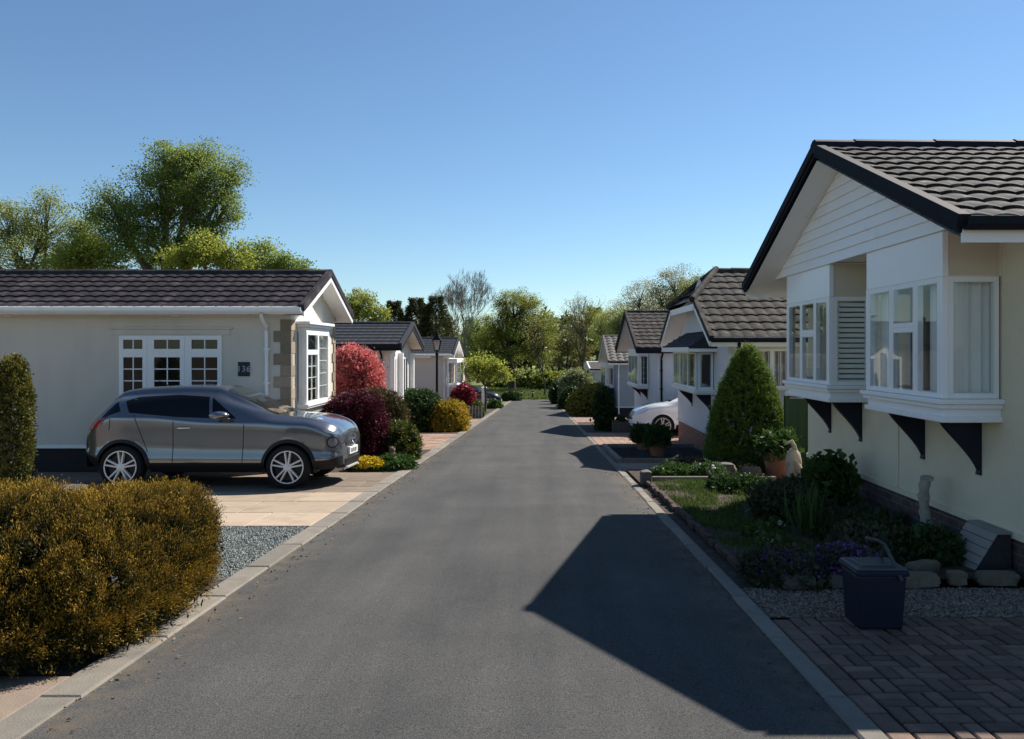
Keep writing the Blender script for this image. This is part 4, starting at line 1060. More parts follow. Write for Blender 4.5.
# ------------------------------------------------------------------ cars
JK = dict(L=4.10, axles=(.75, 3.25), R=.325, arch=.385, paint2=MT['grey_paint'], lip=.030, lipmat=MT['car_black'],
    H=[(0,.80),(.06,.92),(.14,1.02),(.30,1.20),(.48,1.40),(.62,1.475),(1.1,1.53),(1.7,1.55),(2.06,1.535),(2.14,1.515),(2.24,1.47),(2.6,1.30),(2.98,1.125),(3.05,1.11),(3.12,1.105),(3.5,1.075),(3.8,1.01),(3.98,.935),(4.06,.865),(4.10,.78)],
    B=[(0,.72),(.06,.82),(.14,.92),(.3,1.02),(.6,1.12),(1.0,1.12),(2.0,1.05),(2.8,1.03),(3.1,1.01),(3.5,1.0),(3.8,.92),(3.98,.84),(4.06,.77),(4.1,.68)],
    W=[(0,.62),(.05,.72),(.15,.80),(.4,.880),(.75,.91),(1.25,.858),(2,.846),(2.7,.862),(3.25,.915),(3.6,.88),(3.85,.845),(3.98,.79),(4.06,.70),(4.1,.58)],
    T=[(0,.55),(.14,.66),(.3,.64),(.6,.60),(1.5,.60),(2.1,.58),(2.6,.63),(3.05,.70),(3.5,.72),(3.9,.62),(4.1,.45)],
    Z0=[(0,.42),(.15,.36),(.4,.30),(.75,.27),(1.2,.24),(2.9,.24),(3.5,.26),(3.9,.28),(4.1,.33)],
    side=[('side_window', [(.73,1.31),(.84,1.14),(1.50,1.075),(2.03,1.055),(1.965,1.375),(1.5,1.405),(.90,1.375)], MT['car_glass']),
          ('quarter_window', [(2.075,1.06),(2.44,1.05),(2.02,1.365)], MT['car_glass']),
          ('headlight', [(3.62,.90),(3.90,.835),(4.04,.80),(4.04,.84),(3.80,.905)], MT['lamp_dark'], .008, .03),
          ('tail_light', [(.10,.86),(.12,.955),(.30,1.02),(.46,1.05),(.38,.93)], MT['red_lens'], .008, .05),
          ('rear_pillar_trim', [(.36,1.05),(.70,1.16),(.60,1.30)], MT['car_glass'], .004),
          ('door_gap', [(1.495,.36),(1.505,.36),(1.505,1.05),(1.495,1.05)], MT['car_black'], .003),
          ('door_gap', [(2.545,.38),(2.555,.38),(2.575,1.0),(2.565,1.0)], MT['car_black'], .003),
          ('door_gap', [(1.12,.55),(1.13,.55),(.93,1.10),(.92,1.10)], MT['car_black'], .003),
          ('fuel_flap', [(.53,.87),(.54,.87),(.56,1.06),(.55,1.06)], MT['car_black'], .003)],
    topp=[('windscreen', [(3.0,-.60),(3.03,0),(3.0,.60),(2.20,.53),(2.16,0),(2.20,-.53)], MT['windscreen']),
          ('rear_window', [(.20,-.52),(.20,.52),(.46,.50),(.46,-.50)], MT['car_glass']),
          ('bonnet_lamp', [(3.30,.60),(3.34,.66),(3.74,.60),(3.72,.50)], MT['lamp'], .008, .06, True),
          ('bonnet_lamp', [(3.36,.635),(3.4,.655),(3.66,.60),(3.64,.56)], MT['car_black'], .012, .06, True)],
    extra=crossover)
circ = lambda x, z, r: [(x + r * math.cos(t * math.pi / 8), z + r * math.sin(t * math.pi / 8)) for t in range(16)]
JK['side'] += [('lamp_recess', circ(3.975, .69, .088), MT['car_black'], .004, .02), ('driving_lamp', circ(3.98, .69, .070), MT['lamp_dark'], .010, .02)]
def tx(x):                                            # shorter overhangs
    return (.75 - (.75 - x) * .90 if x < .75 else 3.25 + (x - 3.25) * .88 if x > 3.25 else x) - .075
for k in 'HBWTZ': 
    k = 'Z0' if k == 'Z' else k; JK[k] = [(tx(a), b) for a, b in JK[k]]
JK['side'] = [(o[0], [(tx(a), b) for a, b in o[1]], *o[2:]) for o in JK['side']]; JK['topp'] = [(o[0], [(tx(a), b) for a, b in o[1]], *o[2:]) for o in JK['topp']]
JK['L'] = tx(4.10); JK['axles'] = (tx(.75), tx(3.25)); JK['tx'] = tx
c1 = Car('grey compact crossover parked on the sandy paved driveway', (-4.96, 12.42, g(12.42) + .014), 0, JK, MT['grey_paint'], tilt=-SLOPE, step=.025)
HT = dict(L=4.0, axles=(.78, 3.15), R=.315, arch=.365, paint2=MT['white_paint'], lip=.03, mx=2.55,
    H=[(0,.75),(.06,.95),(.2,1.15),(.5,1.36),(.8,1.43),(1.5,1.47),(2.0,1.44),(2.3,1.34),(2.8,1.09),(2.98,1.01),(3.4,.95),(3.7,.86),(3.9,.74),(4.0,.60)],
    B=[(0,.68),(.06,.85),(.2,.94),(.8,.97),(2.0,.93),(2.8,.91),(3.1,.90),(3.5,.83),(3.8,.72),(4.0,.52)],
    W=[(0,.60),(.1,.74),(.4,.83),(.78,.86),(2,.84),(3.15,.86),(3.5,.82),(3.8,.70),(4,.48)],
    T=[(0,.5),(.3,.6),(.8,.58),(2,.56),(2.6,.63),(3,.68),(3.6,.64),(4,.42)],
    Z0=[(0,.36),(.4,.25),(.78,.22),(3.2,.2),(3.7,.2),(4,.24)],
    side=[('side_window', [(.75,1.0),(1.5,.985),(2.35,.965),(1.95,1.32),(1.5,1.35),(.85,1.30)], MT['car_glass']),
          ('headlight', [(3.38,.80),(3.70,.70),(3.86,.60),(3.88,.66),(3.62,.79)], MT['lamp'], .006, .04),
          ('tail_light', [(.12,.85),(.14,.93),(.36,.95),(.36,.86)], MT['red_lens'], .006),
          ('door_gap', [(2.50,.34),(2.51,.34),(2.54,.92),(2.53,.92)], MT['car_black'], .003)],
    topp=[('windscreen', [(2.90,-.58),(2.93,0),(2.90,.58),(2.10,.51),(2.06,0),(2.10,-.51)], MT['windscreen']),
          ('rear_window', [(.22,-.5),(.22,.5),(.5,.48),(.5,-.48)], MT['car_glass'])],
    extra=hatch)
Car('white hatchback parked beside the second bungalow on the right', (4.86, 23.62, g(23.62) + .014), math.pi, HT, MT['white_paint'], tilt=-SLOPE)
Car('dark car parked beyond the lime-leaved tree near the road end', (-4.45, 52.2, g(52.2) + .014), 0, dict(HT, paint2=MT['dark_paint']), MT['dark_paint'], tilt=-SLOPE, step=.06)
# ------------------------------------------------------------------ plants, left side
def gl(y): return g(y) + .008
# broad golden shrub at the kerb: three lobes grown into one plant
r = thing('golden_shrub', 'big golden-brown clipped conifer shrub spilling over the kerb', 'shrub', (-3.3, 5.1, gl(5.1)))
lobes = [(-2.86, 5.16, .57, .94, .84), (-3.46, 4.70, .84, .74, .86), (-4.40, 4.78, .95, .80, .93), (-5.2, 5.0, .9, .8, .8)]
CP, CA = [], []
for i, (x, y, rx, ry, hh) in enumerate(lobes):
    P, O = superpts(2500, rx, ry, hh, 2.9, .24, .16, 60, .05)
    P = P + np.array([x, y, gl(y)]); ok = np.ones(len(P), bool)
    for j, (x2, y2, rx2, ry2, h2) in enumerate(lobes):
        if j == i: continue
        q = (((P[:, 0] - x2) / rx2) ** 2 + ((P[:, 1] - y2) / ry2) ** 2) ** 1.45 + np.abs((P[:, 2] - gl(y2) - .24 * h2) / np.where(P[:, 2] - gl(y2) > .24 * h2, .76 * h2, .26 * h2)) ** 2.9
        ok &= q > .80
    CP.append(P[ok]); CA.append(O[ok])
P = np.concatenate(CP); O = np.concatenate(CA)
A = O * .60 + np.array([0, 0, .85]) + RS.normal(size=P.shape) * .22
co, t = tufts(P - O * .075, A, 92, .135, .018, .020, .0026, spread=.34)
quads('foliage', co, G['gold'], r, t ** 2.1 * np.repeat(RS.uniform(.4, 1.3, len(P)), 92))
P2, O2 = P - O * .16, O; kk = P2[:, 2] > gl(4.8) + .14; P2, O2 = P2[kk], O2[kk]
m = MB()
for (x, y, rx, ry, hh) in lobes:
    for i in range(7):
        a = i * .9; z = gl(y)
        m.tube([(x + .05 * math.cos(a), y + .05 * math.sin(a), z - .06), (x + .35 * rx * math.cos(a), y + .35 * ry * math.sin(a), z + hh * .4), (x + .7 * rx * math.cos(a), y + .7 * ry * math.sin(a), z + hh * .72)], [.028, .018, .007], 6)
m.build('stem', MT['darkbark'], r, smooth=60)
quads('inner_foliage', tufts(P2, O2 + RS.normal(size=P2.shape) * .5, 14, .08, .05, .04, .007)[0], G['gold'], r, np.zeros(len(P2) * 14))  # inner layer at the darkened base tone, painting the shaded gaps

bush('columnar_conifer', 'narrow olive-green column conifer against the off-white bungalow', 'conifer', (px(13, 11.4), 11.4, gl(11.4)), .21, .21, 1.92, G['column'], 2400, 14, .10, .012, .032, .005, 2.2, .55, .06, .06, up=1.8, spread=.35)
for (x, y) in ((-6.0, 9.85),):
    r = thing('bird_bath', 'small pale stone bird bath beside the column conifer', 'bird bath', (x, y, gl(y)))
    m = MB(); m.lathe([(.13, 0), (.12, .05), (.06, .09), (.055, .16), (.09, .19)], (x, y, gl(y)), 16); m.build('pedestal', MT['grey_stone'], r, smooth=50)
    m = MB(); m.lathe([(.05, .19), (.17, .215), (.21, .25), (.21, .265), (.185, .265), (.15, .235), (.02, .225)], (x, y, gl(y)), 22); m.build('bowl', MT['grey_stone'], r, smooth=50)

def flowers(n, loc, rx, ry, h, mat, size=.02, name='flower', parent=None):
    P, O = superpts(n, rx, ry, h, 2.2, .25, .1, 10, .05); P = P[P[:, 2] > h * .3] + np.array(loc) + np.array([0, 0, .02])
    O = RS.normal(size=P.shape) * .5 + np.array([0, 0, .6])
    return quads('blossom', leaves(P, np.cross(O, RS.normal(size=P.shape)), size, size * .55), mat, parent)

def fbush(*a, flower=None, fn=300, fs=.02, **k):
    r = bush(*a, **k); flowers(fn, a[3], a[4] * 1.03, a[5] * 1.03, a[6] * 1.05, G[flower], fs, parent=r); return r

fbush('yellow_flower_clump', 'bright yellow flower cushion at the driveway corner by the grey car', 'flowers', (-3.12, 14.05, gl(14)), .36, .26, .20, G['plant'], 200, 8, .03, .02, .03, .010, flower='yellowflower', fn=2600, fs=.05, stems=0)
bush('low_plant', 'low green edging plant beside the yellow flower cushion', 'plant', (-2.66, 14.25, gl(14.2)), .32, .3, .20, G['plant'], 260, 10, .07, .02, .05, .012, stems=0)
bush('box_shrub', 'clipped dark green box shrub with yellowish tips beside the kerb', 'shrub', (-2.92, 16.0, gl(16)), .46, .46, .76, G['box'], 900, 12, .06, .025, .045, .014, 2.6, .4)
bush('burgundy_shrub', 'dark burgundy rounded shrub just beyond the grey car', 'shrub', (-3.78, 15.75, gl(15.7)), .72, .6, 1.30, G['burgundy'], 2600, 16, .12, .03, .038, .010, 2.3, .45, up=.5)
bush('bronze_shrub', 'bronze-green upright shrub behind the burgundy shrub', 'shrub', (-3.60, 17.6, gl(17.6)), .58, .5, 1.38, G['bronze'], 1700, 14, .12, .04, .04, .012, 2.5, .5)
bush('pink_red_shrub', 'tall pink-red leaved shrub at the end of the off-white bungalow', 'shrub', (-4.35, 18.35, gl(18.3)), .58, .55, 2.36, G['redpink'], 2600, 14, .12, .05, .05, .016, 2.7, .5, lump=.2)
r = thing('spoked_ornament', 'small white ornamental spoked wheel in front of the pink-red shrub', 'ornament', (-4.18, 16.75, gl(16.7)))
m = MB(); c = Vector((-4.18, 16.75, gl(16.7) + 1.22)); R_ = .17
m.tube([c + Vector((R_ * math.cos(t * math.pi / 12), 0, R_ * math.sin(t * math.pi / 12))) for t in range(25)], .012, 6); m.build('rim', MT['white'], r)
m = MB()
for k in range(8): m.tube([c, c + Vector((R_ * math.cos(k * math.pi / 4), 0, R_ * math.sin(k * math.pi / 4)))], .006, 5)
m.build('spoke', MT['white'], r)
m = MB(); m.tube([c - Vector((0, 0, 1.22)), c - Vector((0, -.02, R_))], .014, 6); m.build('stake', MT['black_trim'], r)
r = thing('garden_ornament', 'small pale stone owl ornament in front of the box shrub', 'ornament', (-2.85, 15.1, gl(15.1)))
m = MB(); m.lathe([(.07, 0), (.085, .04), (.06, .07), (.075, .14), (.08, .20), (.05, .235), (.062, .27), (.06, .31), (.02, .345)], (-2.85, 15.1, gl(15.1)), 12, jit=.06); m.build('body', MT['stone'], r, smooth=50)
m = MB()
for sx in (-1, 1): m.tube([(-2.85 + sx * .045, 15.1, gl(15.1) + .31), (-2.85 + sx * .055, 15.1, gl(15.1) + .365)], [.02, .004], 6)
m.build('ear', MT['stone'], r)
bush('dark_green_shrub', 'broad dark green rounded shrub in front of the black lamp post', 'shrub', (-3.95, 25.7, gl(25.7)), .68, .6, 1.28, G['laurel'], 1000, 12, .09, .04, .07, .022, 2.6, .45)
bush('orange_yellow_shrub', 'orange and yellow leaved shrub at the kerb before the picket fence', 'shrub', (-2.98, 25.6, gl(25.6)), .62, .5, .86, G['orange'], 700, 12, .09, .04, .06, .02, 2.2, .4)
bush('crimson_shrub', 'crimson leaved shrub under the bay of the pinkish bungalow', 'shrub', (-3.5, 36.2, gl(36.2)), .50, .5, 1.30, G['maple'], 700, 12, .12, .05, .08, .026, 2.3, .5)
fbush('orange_flower_clump', 'small yellow and orange flowering bush at the end of the picket fence', 'shrub', (-2.72, 35.1, gl(35)), .2, .2, .72, G['plant'], 200, 10, .07, .03, .05, .018, flower='orange', fn=400, fs=.07)
# picket fence
r = thing('picket_fence', 'low dark picket fence in front of the crimson shrub', 'fence', (-3.2, 34.6, gl(34.6)))
m = MB()
for i in range(12):
    x = -4.0 + .135 * i; z = gl(34.6); w = .04
    m.prism([(x - w, z - .04), (x + w, z - .04), (x + w, z + .52), (x, z + .6), (x - w, z + .52)], lambda a, b: (a, 34.58, b), lambda a, b: (a, 34.605, b))
m.build('picket', MT['timber'], r)
m = MB(); m.box(-4.05, -2.5, 34.607, 34.64, gl(34.6) + .12, gl(34.6) + .18); m.box(-4.05, -2.5, 34.607, 34.64, gl(34.6) + .38, gl(34.6) + .44); m.build('rail', MT['darkbark'], r)
# white gatepost
r = thing('gate_post', 'white square post under the lime-leaved tree', 'post', (-3.1, 44.5, gl(44.5)))
m = MB(); m.box(-3.22, -2.98, 44.4, 44.62, gl(44.5) - .1, gl(44.5) + 1.32); m.build('shaft', MT['white'], r, bevel=.012)
m = MB(); z = gl(44.5) + 1.322; m.hexa([(-3.27, 44.35, z), (-2.93, 44.35, z), (-2.93, 44.67, z), (-3.27, 44.67, z), (-3.12, 44.49, z + .14), (-3.08, 44.49, z + .14), (-3.08, 44.53, z + .14), (-3.12, 44.53, z + .14)]); m.build('cap', MT['white'], r)
bush('low_green_shrub', 'low rounded green shrub beside the dark car at the kerb', 'shrub', (-2.7, 48.2, gl(48.2)), .32, .4, .42, G['plant'], 260, 10, .1, .05, .09, .03)
bush('low_dark_shrub', 'low dark shrub at the far left end of the road', 'shrub', (-2.4, 69, gl(69)), .75, .6, .75, G['laurel'], 260, 10, .1, .05, .12, .04)

# lamp post
x, y = -3.5, 26.8; z = gl(y)
r = thing('street_lamp', 'black Victorian style lamp post with glass lantern', 'street lamp', (x, y, z))
m = MB(); m.lathe([(.12, -.05), (.12, .12), (.10, .16), (.09, .55), (.10, .58), (.06, .64), (.048, 1.0), (.04, 2.55), (.06, 2.57), (.06, 2.61), (.035, 2.63), (.03, 2.72)], (x, y, z), 14); m.build('pole', MT['black_trim'], r, smooth=40)
m = MB(); m.tube([(x - .22, y, z + 2.5), (x + .22, y, z + 2.5)], .016, 8); m.build('ladder_bar', MT['black_trim'], r)
m = MB(); zl = z + 2.72
for k in range(4):
    a = math.pi / 4 + k * math.pi / 2; m.tube([(x + .10 * math.cos(a), y + .10 * math.sin(a), zl), (x + .19 * math.cos(a), y + .19 * math.sin(a), zl + .36)], .012, 6)
m.box(x - .08, x + .08, y - .08, y + .08, zl - .02, zl + .01); ln = m.build('lantern', MT['black_trim'], r)
m = MB(); q = lambda s, zz: [(x - s, y - s, zz), (x + s, y - s, zz), (x + s, y + s, zz), (x - s, y + s, zz)]
m.add(q(.066, zl + .012) + q(.128, zl + .355), [(0, 1, 5, 4), (1, 2, 6, 5), (2, 3, 7, 6), (3, 0, 4, 7)]); m.build('pane', glassmat('lantern_glass', (.9, .9, .88), .15), ln, recalc=False)
m = MB(); m.hexa(q(.155, zl + .36) + q(.05, zl + .52)); m.hexa([(a, b, c + .0) for a, b, c in q(.035, zl + .521)] + q(.045, zl + .58)); m.lathe([(.02, .58), (.03, .61), (.012, .65)], (x, y, zl), 8); m.build('lantern_roof', MT['black_trim'], ln)

# ------------------------------------------------------------------ plants and small things, right side
bush('cone_conifer', 'tall dense cone-shaped green conifer in front of the half-hipped bungalow', 'conifer', (3.87, 14.3, gl(14.3)), .64, .61, 2.22, G['conifer'], 6500, 14, .10, .016, .036, .007, 1.75, .17, .05, .06, up=1.2, nl=30,
     squash=lambda P: np.stack([P[:, 0] * (1.06 - .34 * (P[:, 2] / 2.3) ** 2.2), P[:, 1] * (1.06 - .34 * (P[:, 2] / 2.3) ** 2.2), P[:, 2]], 1))
def pot(x, y, z, r0, r1, h, label, name='plant_pot', square=False):
    r = thing(name, label, 'pot', (x, y, z))
    m = MB()
    m.lathe([(r0, 0), (r0 * 1.02, .01), (r1 * .96, h * .8), (r1, h * .8), (r1 * 1.03, h * .84), (r1 * 1.03, h), (r1 * .9, h), (r1 * .88, h * .88), (.01, h * .88)], (x, y, z), 24)
    m.build('body', MT['terracotta'], r, smooth=40)
    m = MB(); m.lathe([(r1 * .87, h * .88), (r1 * .5, h * .93), (.01, h * .94)], (x, y, z), 16); m.build('compost', MT['soil'], r)
    return z + h * .9
z = pot(4.06, 12.95, g(12.95) + .03, .19, .27, .42, 'large terracotta pot between the cone conifer and the cream bungalow')
bush('potted_plant', 'leafy pale green plant growing in the large terracotta pot', 'plant', (4.04, 12.95, z), .27, .26, .34, G['plant'], 170, 9, .07, .03, .065, .018, 2, .3, lump=.3)
z = pot(2.60, 16.7, g(16.7) + .02, .14, .20, .32, 'terracotta pot nearer the camera of the two on the dark chippings')
bush('potted_shrub', 'round dark shrub in the nearer terracotta pot', 'shrub', (2.60, 16.7, z), .20, .20, .32, G['laurel'], 350, 10, .06, .03, .05, .015)
z = pot(2.52, 18.3, g(18.3) + .02, .14, .20, .28, 'terracotta pot farther off on the dark chippings')
bush('potted_shrub', 'flat-topped dark shrub in the farther terracotta pot', 'shrub', (2.52, 18.3, z), .22, .20, .26, G['laurel'], 350, 10, .06, .03, .05, .015, 3)
slope_sheet('gravel_bed', 1.7, 3.86, [15.42, 18.98], .05, MT['slate'])
m = MB()
for (a, b, c, d) in ((1.60, 1.70, 15.36, 19.05), ): 
    yy = c
    while yy < d - .1: slab(m, a, b, yy + .003, yy + .61, .10, .16, .012); yy += .615
xx = 1.71
while xx < 3.8: slab(m, xx + .003, min(xx + .61, 3.86), 15.36, 15.42, .10, .16, .012); slab(m, xx + .003, min(xx + .61, 3.86), 18.99, 19.05, .10, .16, .012); xx += .613
tag(m.build('kerb', MT['kerb'], None, origin=(0, 0, 0)), kind='structure')
# planting between lawn and path
bush('lime_shrub', 'low lime-green mound at the far end of the lawn', 'plant', (2.2, 12.55, g(12.55) + .045), .28, .24, .16, G['plant'], 350, 10, .06, .02, .045, .012, stems=0)
fbush('lilac_flower_clump', 'pale lilac flower clump beside the lime-green mound', 'flowers', (2.75, 12.6, g(12.6) + .045), .26, .24, .20, G['plant'], 200, 9, .06, .02, .045, .012, flower='lilac', fn=350, fs=.04, stems=0)
fbush('red_flower_clump', 'low red and pink flowers behind the lilac clump', 'flowers', (2.75, 13.45, g(13.4) + .045), .55, .25, .18, G['heather'], 260, 9, .06, .02, .045, .012, flower='redflower', fn=450, fs=.035, stems=0)
fbush('red_flower_clump', 'dark red flowers at the foot of the cone conifer', 'flowers', (3.35, 13.2, g(13.2) + .045), .3, .2, .15, G['heather'], 160, 9, .06, .02, .045, .012, flower='redflower', fn=200, fs=.035, stems=0)
def rock(label, x, y, z, sx, sy, sz, mat='stone', name='stone', group=None, seed=0, rz=0):
    rn = np.random.RandomState(seed + 5); bm = bmesh.new(); bmesh.ops.create_cube(bm, size=2)
    bmesh.ops.subdivide_edges(bm, edges=bm.edges[:], cuts=3, use_grid_fill=True)
    k = nrm(rn.normal(size=(12, 3))); am = rn.uniform(-.14, .10, 12); ca, sa = math.cos(rz), math.sin(rz); m = MB()
    vs = []
    for v in bm.verts:
        p = np.array(v.co); q = np.sign(p) * np.abs(p) ** 1.0; ln = np.linalg.norm(p); q = p / (np.sum(np.abs(p) ** 6) ** (1 / 6)) * (.88)
        q = q * (1 + float((np.exp((k @ (p / ln) - 1) * 6) * am).sum())) + rn.normal(size=3) * .035
        q = q * np.array([sx, sy, sz]); vs.append((x + q[0] * ca - q[1] * sa, y + q[0] * sa + q[1] * ca, z + sz * .8 + q[2]))
    bm.verts.index_update(); m.add(vs, [[v.index for v in f.verts] for f in bm.faces]); bm.free()
    o = m.build(name, MT[mat], None, origin=(x, y, z), smooth=38); tag(o, label, 'stone', group); return o
rock('dark round-topped rock among the flowers before the cone conifer', 3.05, 12.9, g(12.9) + .07, .30, .16, .12, 'grey_stone', seed=3)
rock('small dark rock beside the larger rock before the cone conifer', 3.55, 12.75, g(12.75) + .07, .18, .13, .09, 'grey_stone', seed=4)
rock('brown boulder at the kerb corner of the lawn', 1.68, 11.95, g(11.95) + .03, .10, .16, .13, 'grey_stone', seed=5)
rock('small pale stone on the concrete edging beyond the lawn', 2.9, 11.98, g(11.98) + .15, .06, .05, .05, 'stone', seed=6)
m = MB(); xx = 1.78
while xx < 3.7: slab(m, xx + .003, min(xx + .91, 3.7), 11.92, 12.0, .15, .2, .01); xx += .914
tag(m.build('kerb', MT['kerb'], None, origin=(0, 0, 0)), kind='structure')
# dark bricks along the kerb side of the lawn, each its own
yy = 6.15; i = 0
eb = MB()
while yy < 11.7:
    l = random.uniform(.20, .25)
    rock('dark weathered brick edging the lawn along the road', 1.695 + random.uniform(-.015, .015), yy + l / 2, g(yy) + .02, .032, l / 2 + .008, .040 + random.uniform(-.01, .012), 'brickstone', 'edging_brick', 'bricks edging the lawn', seed=40 + i)
    yy += l + .01; i += 1
# rough stones along the gravel
for i, (x, y, sx, sy, sz, t, lab) in enumerate([
    (2.00, 5.93, .15, .07, .06, .05, 'dark edging stone under the purple flowers, nearest the road'),
    (2.36, 5.96, .13, .07, .055, -.04, 'dark edging stone between the two purple flower cushions'),
    (2.95, 5.98, .19, .07, .06, .06, 'long sandy edging stone right of the caddy'),
    (3.27, 6.02, .09, .07, .06, .0, 'short sandy edging stone between two longer ones'),
    (3.58, 6.0, .18, .075, .062, -.08, 'sandy edging stone below the slatted vent cover'),
    (3.10, 6.22, .17, .08, .075, .5, 'tilted sandy stone behind the edging stones'),
    (3.80, 5.86, .08, .06, .06, .1, 'small sandy stone against the cream bungalow')]):
    rock(lab, x, y, g(y) + .03, sx, sy, sz, 'stone' if i > 1 else 'grey_stone', 'edging_stone', 'rough stones edging the flower bed', seed=80 + i, rz=t)
zb_ = lambda y: g(y) + .068
for (x, y, rx, ry, h_, lab) in ((1.98, 6.14, .30, .26, .18, 'purple aubretia cushion spilling toward the road kerb'), (2.46, 6.16, .30, .24, .23, 'denser purple aubretia cushion beside the caddy')):
    fbush('purple_flower_clump', lab, 'flowers', (x, y, zb_(y) - .03), rx, ry, h_, G['heather'], 420, 10, .035, .02, .028, .008, flower='purple', fn=1900 if x > 2.2 else 1100, fs=.026, stems=0, lump=.25)
bush('leafy_shrub', 'leafy green upright shrub beside the wall under the far bay', 'shrub', (3.50, 9.1, zb_(9.1)), .20, .20, .54, G['plant'], 260, 12, .08, .03, .06, .020, 2.2, .45, lump=.3, up=.9)
bush('heather_shrub', 'low dark bushy plant in the middle of the flower bed', 'shrub', (3.05, 9.6, zb_(9.6)), .24, .24, .16, G['laurel'], 500, 10, .09, .03, .06, .012, 2.2, .4)
bush('grey_green_plant', 'grey-green sprawling plant left of the leafy shrub', 'plant', (2.85, 8.75, zb_(8.7)), .34, .4, .30, G['heather'], 350, 10, .09, .03, .05, .012, 2.2, .4, lump=.25)
r = thing('iris_clump', 'upright clump of sword-like leaves at the lawn edge', 'plant', (2.72, 7.75, zb_(7.75)))
n = 70; P = np.stack([2.72 + RS.normal(size=n) * .07, 7.75 + RS.normal(size=n) * .07, np.full(n, zb_(7.75) - .02)], 1)
quads('leaf', leaves(P, RS.normal(size=(n, 3)) * .16 + np.array([0, 0, 1]), .46, .011), G['plant'], r)
m = MB()
for i in range(4): m.tube([(2.70 + .02 * i, 7.74, zb_(7.75)), (2.69 + .03 * i, 7.73 + .01 * i, zb_(7.75) + .42 + .04 * i)], .004, 5)
m.build('stem', G['plant'], r)
for i, (x, y, s, lab) in enumerate([(3.2, 7.6, .40, 'low dark ground cover with yellow flowers before the carved post'), (2.95, 6.85, .34, 'dark low mat plant behind the caddy'), (3.42, 6.75, .30, 'dark low mat plant beside the slatted vent cover'),
                                   (3.45, 8.15, .34, 'dark leafy clump against the brick plinth'), (2.85, 10.9, .4, 'small-leaved dark clump at the far end of the bed'), (3.5, 10.2, .32, 'grassy dark clump under the far bay window')]):
    f = fbush if i in (0, 1) else bush
    k = dict(flower='yellowflower', fn=40, fs=.03) if i in (0, 1) else {}
    f('ground_cover_plant', lab, 'plant', (x, y, zb_(y) - .02), s, s * .9, .16 + .04 * (i % 3), G['heather'] if i % 2 else G['laurel'], 420, 9, .06, .02, .045, .011, 2.3, .3, lump=.3, stems=0, **k)
for i, (x, y, lab) in enumerate([(2.15, 7.6, 'pale primrose clump in the middle of the lawn'), (2.45, 7.95, 'small primrose clump near the sword-like leaves'), (2.1, 7.05, 'tiny primrose clump on the near lawn')]):
    fbush('primrose_clump', lab, 'flowers', (x, y, zb_(y)), .10 - .02 * i, .09 - .02 * i, .09, G['grass'], 40, 8, .04, .01, .04, .012, flower='white', fn=90 - 8 * i, fs=.03, stems=0)
# carved post
r = thing('carved_post', 'pale carved driftwood post standing against the cream bungalow', 'ornament', (3.62, 7.3, zb_(7.3)))
m = MB(); pr = [(.075, -.05), (.08, .05), (.065, .14), (.072, .2), (.06, .27), (.066, .33), (.05, .38), (.058, .44), (.07, .5), (.052, .55), (.06, .6), (.066, .64), (.05, .67), (.03, .69)]
pr = [(a * .8, b * .92) for a, b in pr]; m.lathe(pr, (3.68, 7.3, zb_(7.3)), 14, jit=.10); m.v = [(v[0] + .02 * math.sin(9 * (v[2] + .3)), v[1] + .012 * math.cos(7 * v[2]), v[2]) for v in m.v]
m.build('shaft', MT['pale_stone'], r, smooth=50)
m = MB(); m.lathe([(.03, .60), (.06, .61), (.064, .64), (.04, .655)], (3.69, 7.3, zb_(7.3)), 9, jit=.2); m.build('top', MT['pale_stone'], r)
# slatted lean-to cover
r = thing('vent_cover', 'grey slatted lean-to cover box leaning on the cream bungalow', 'box', (3.65, 6.25, g(6.25) + .1))
y0_, y1_ = 6.30, 6.75; zg = g(6.5) + .03
m = MB(); n = 5; P0 = Vector((3.57, 0, zg + .02)); P1 = Vector((3.77, 0, zg + .34))
for i in range(n):
    a = P0.lerp(P1, i / n + .004); b = P0.lerp(P1, (i + 1) / n - .004); nn = Vector((-.83, 0, .55)) * .014
    m.hexa([(a.x, y0_, a.z), (a.x, y1_, a.z), (b.x, y1_, b.z), (b.x, y0_, b.z), (a.x + nn.x, y0_, a.z + nn.z), (a.x + nn.x, y1_, a.z + nn.z), (b.x + nn.x * .6, y1_, b.z + nn.z * .6), (b.x + nn.x * .6, y0_, b.z + nn.z * .6)])
m.build('slatted_front', MT['timber'], r, bevel=.003)
for ya in (y0_ + .012, y1_ - .036): m = MB(); m.prism([(3.575, zg - .05), (3.575, zg + .02), (3.772, zg + .335), (3.885, zg + .335), (3.885, zg - .05)], lambda a, b: (a, ya, b), lambda a, b: (a, ya + .024, b)); m.build('side_panel', MT['slate'], r)  # darker than the slatted front: this side's shade is in its colour
m = MB(); m.box(3.772, 3.89, y0_ - .01, y1_ + .01, zg + .338, zg + .36); m.build('lid', MT['timber'], r, bevel=.004)
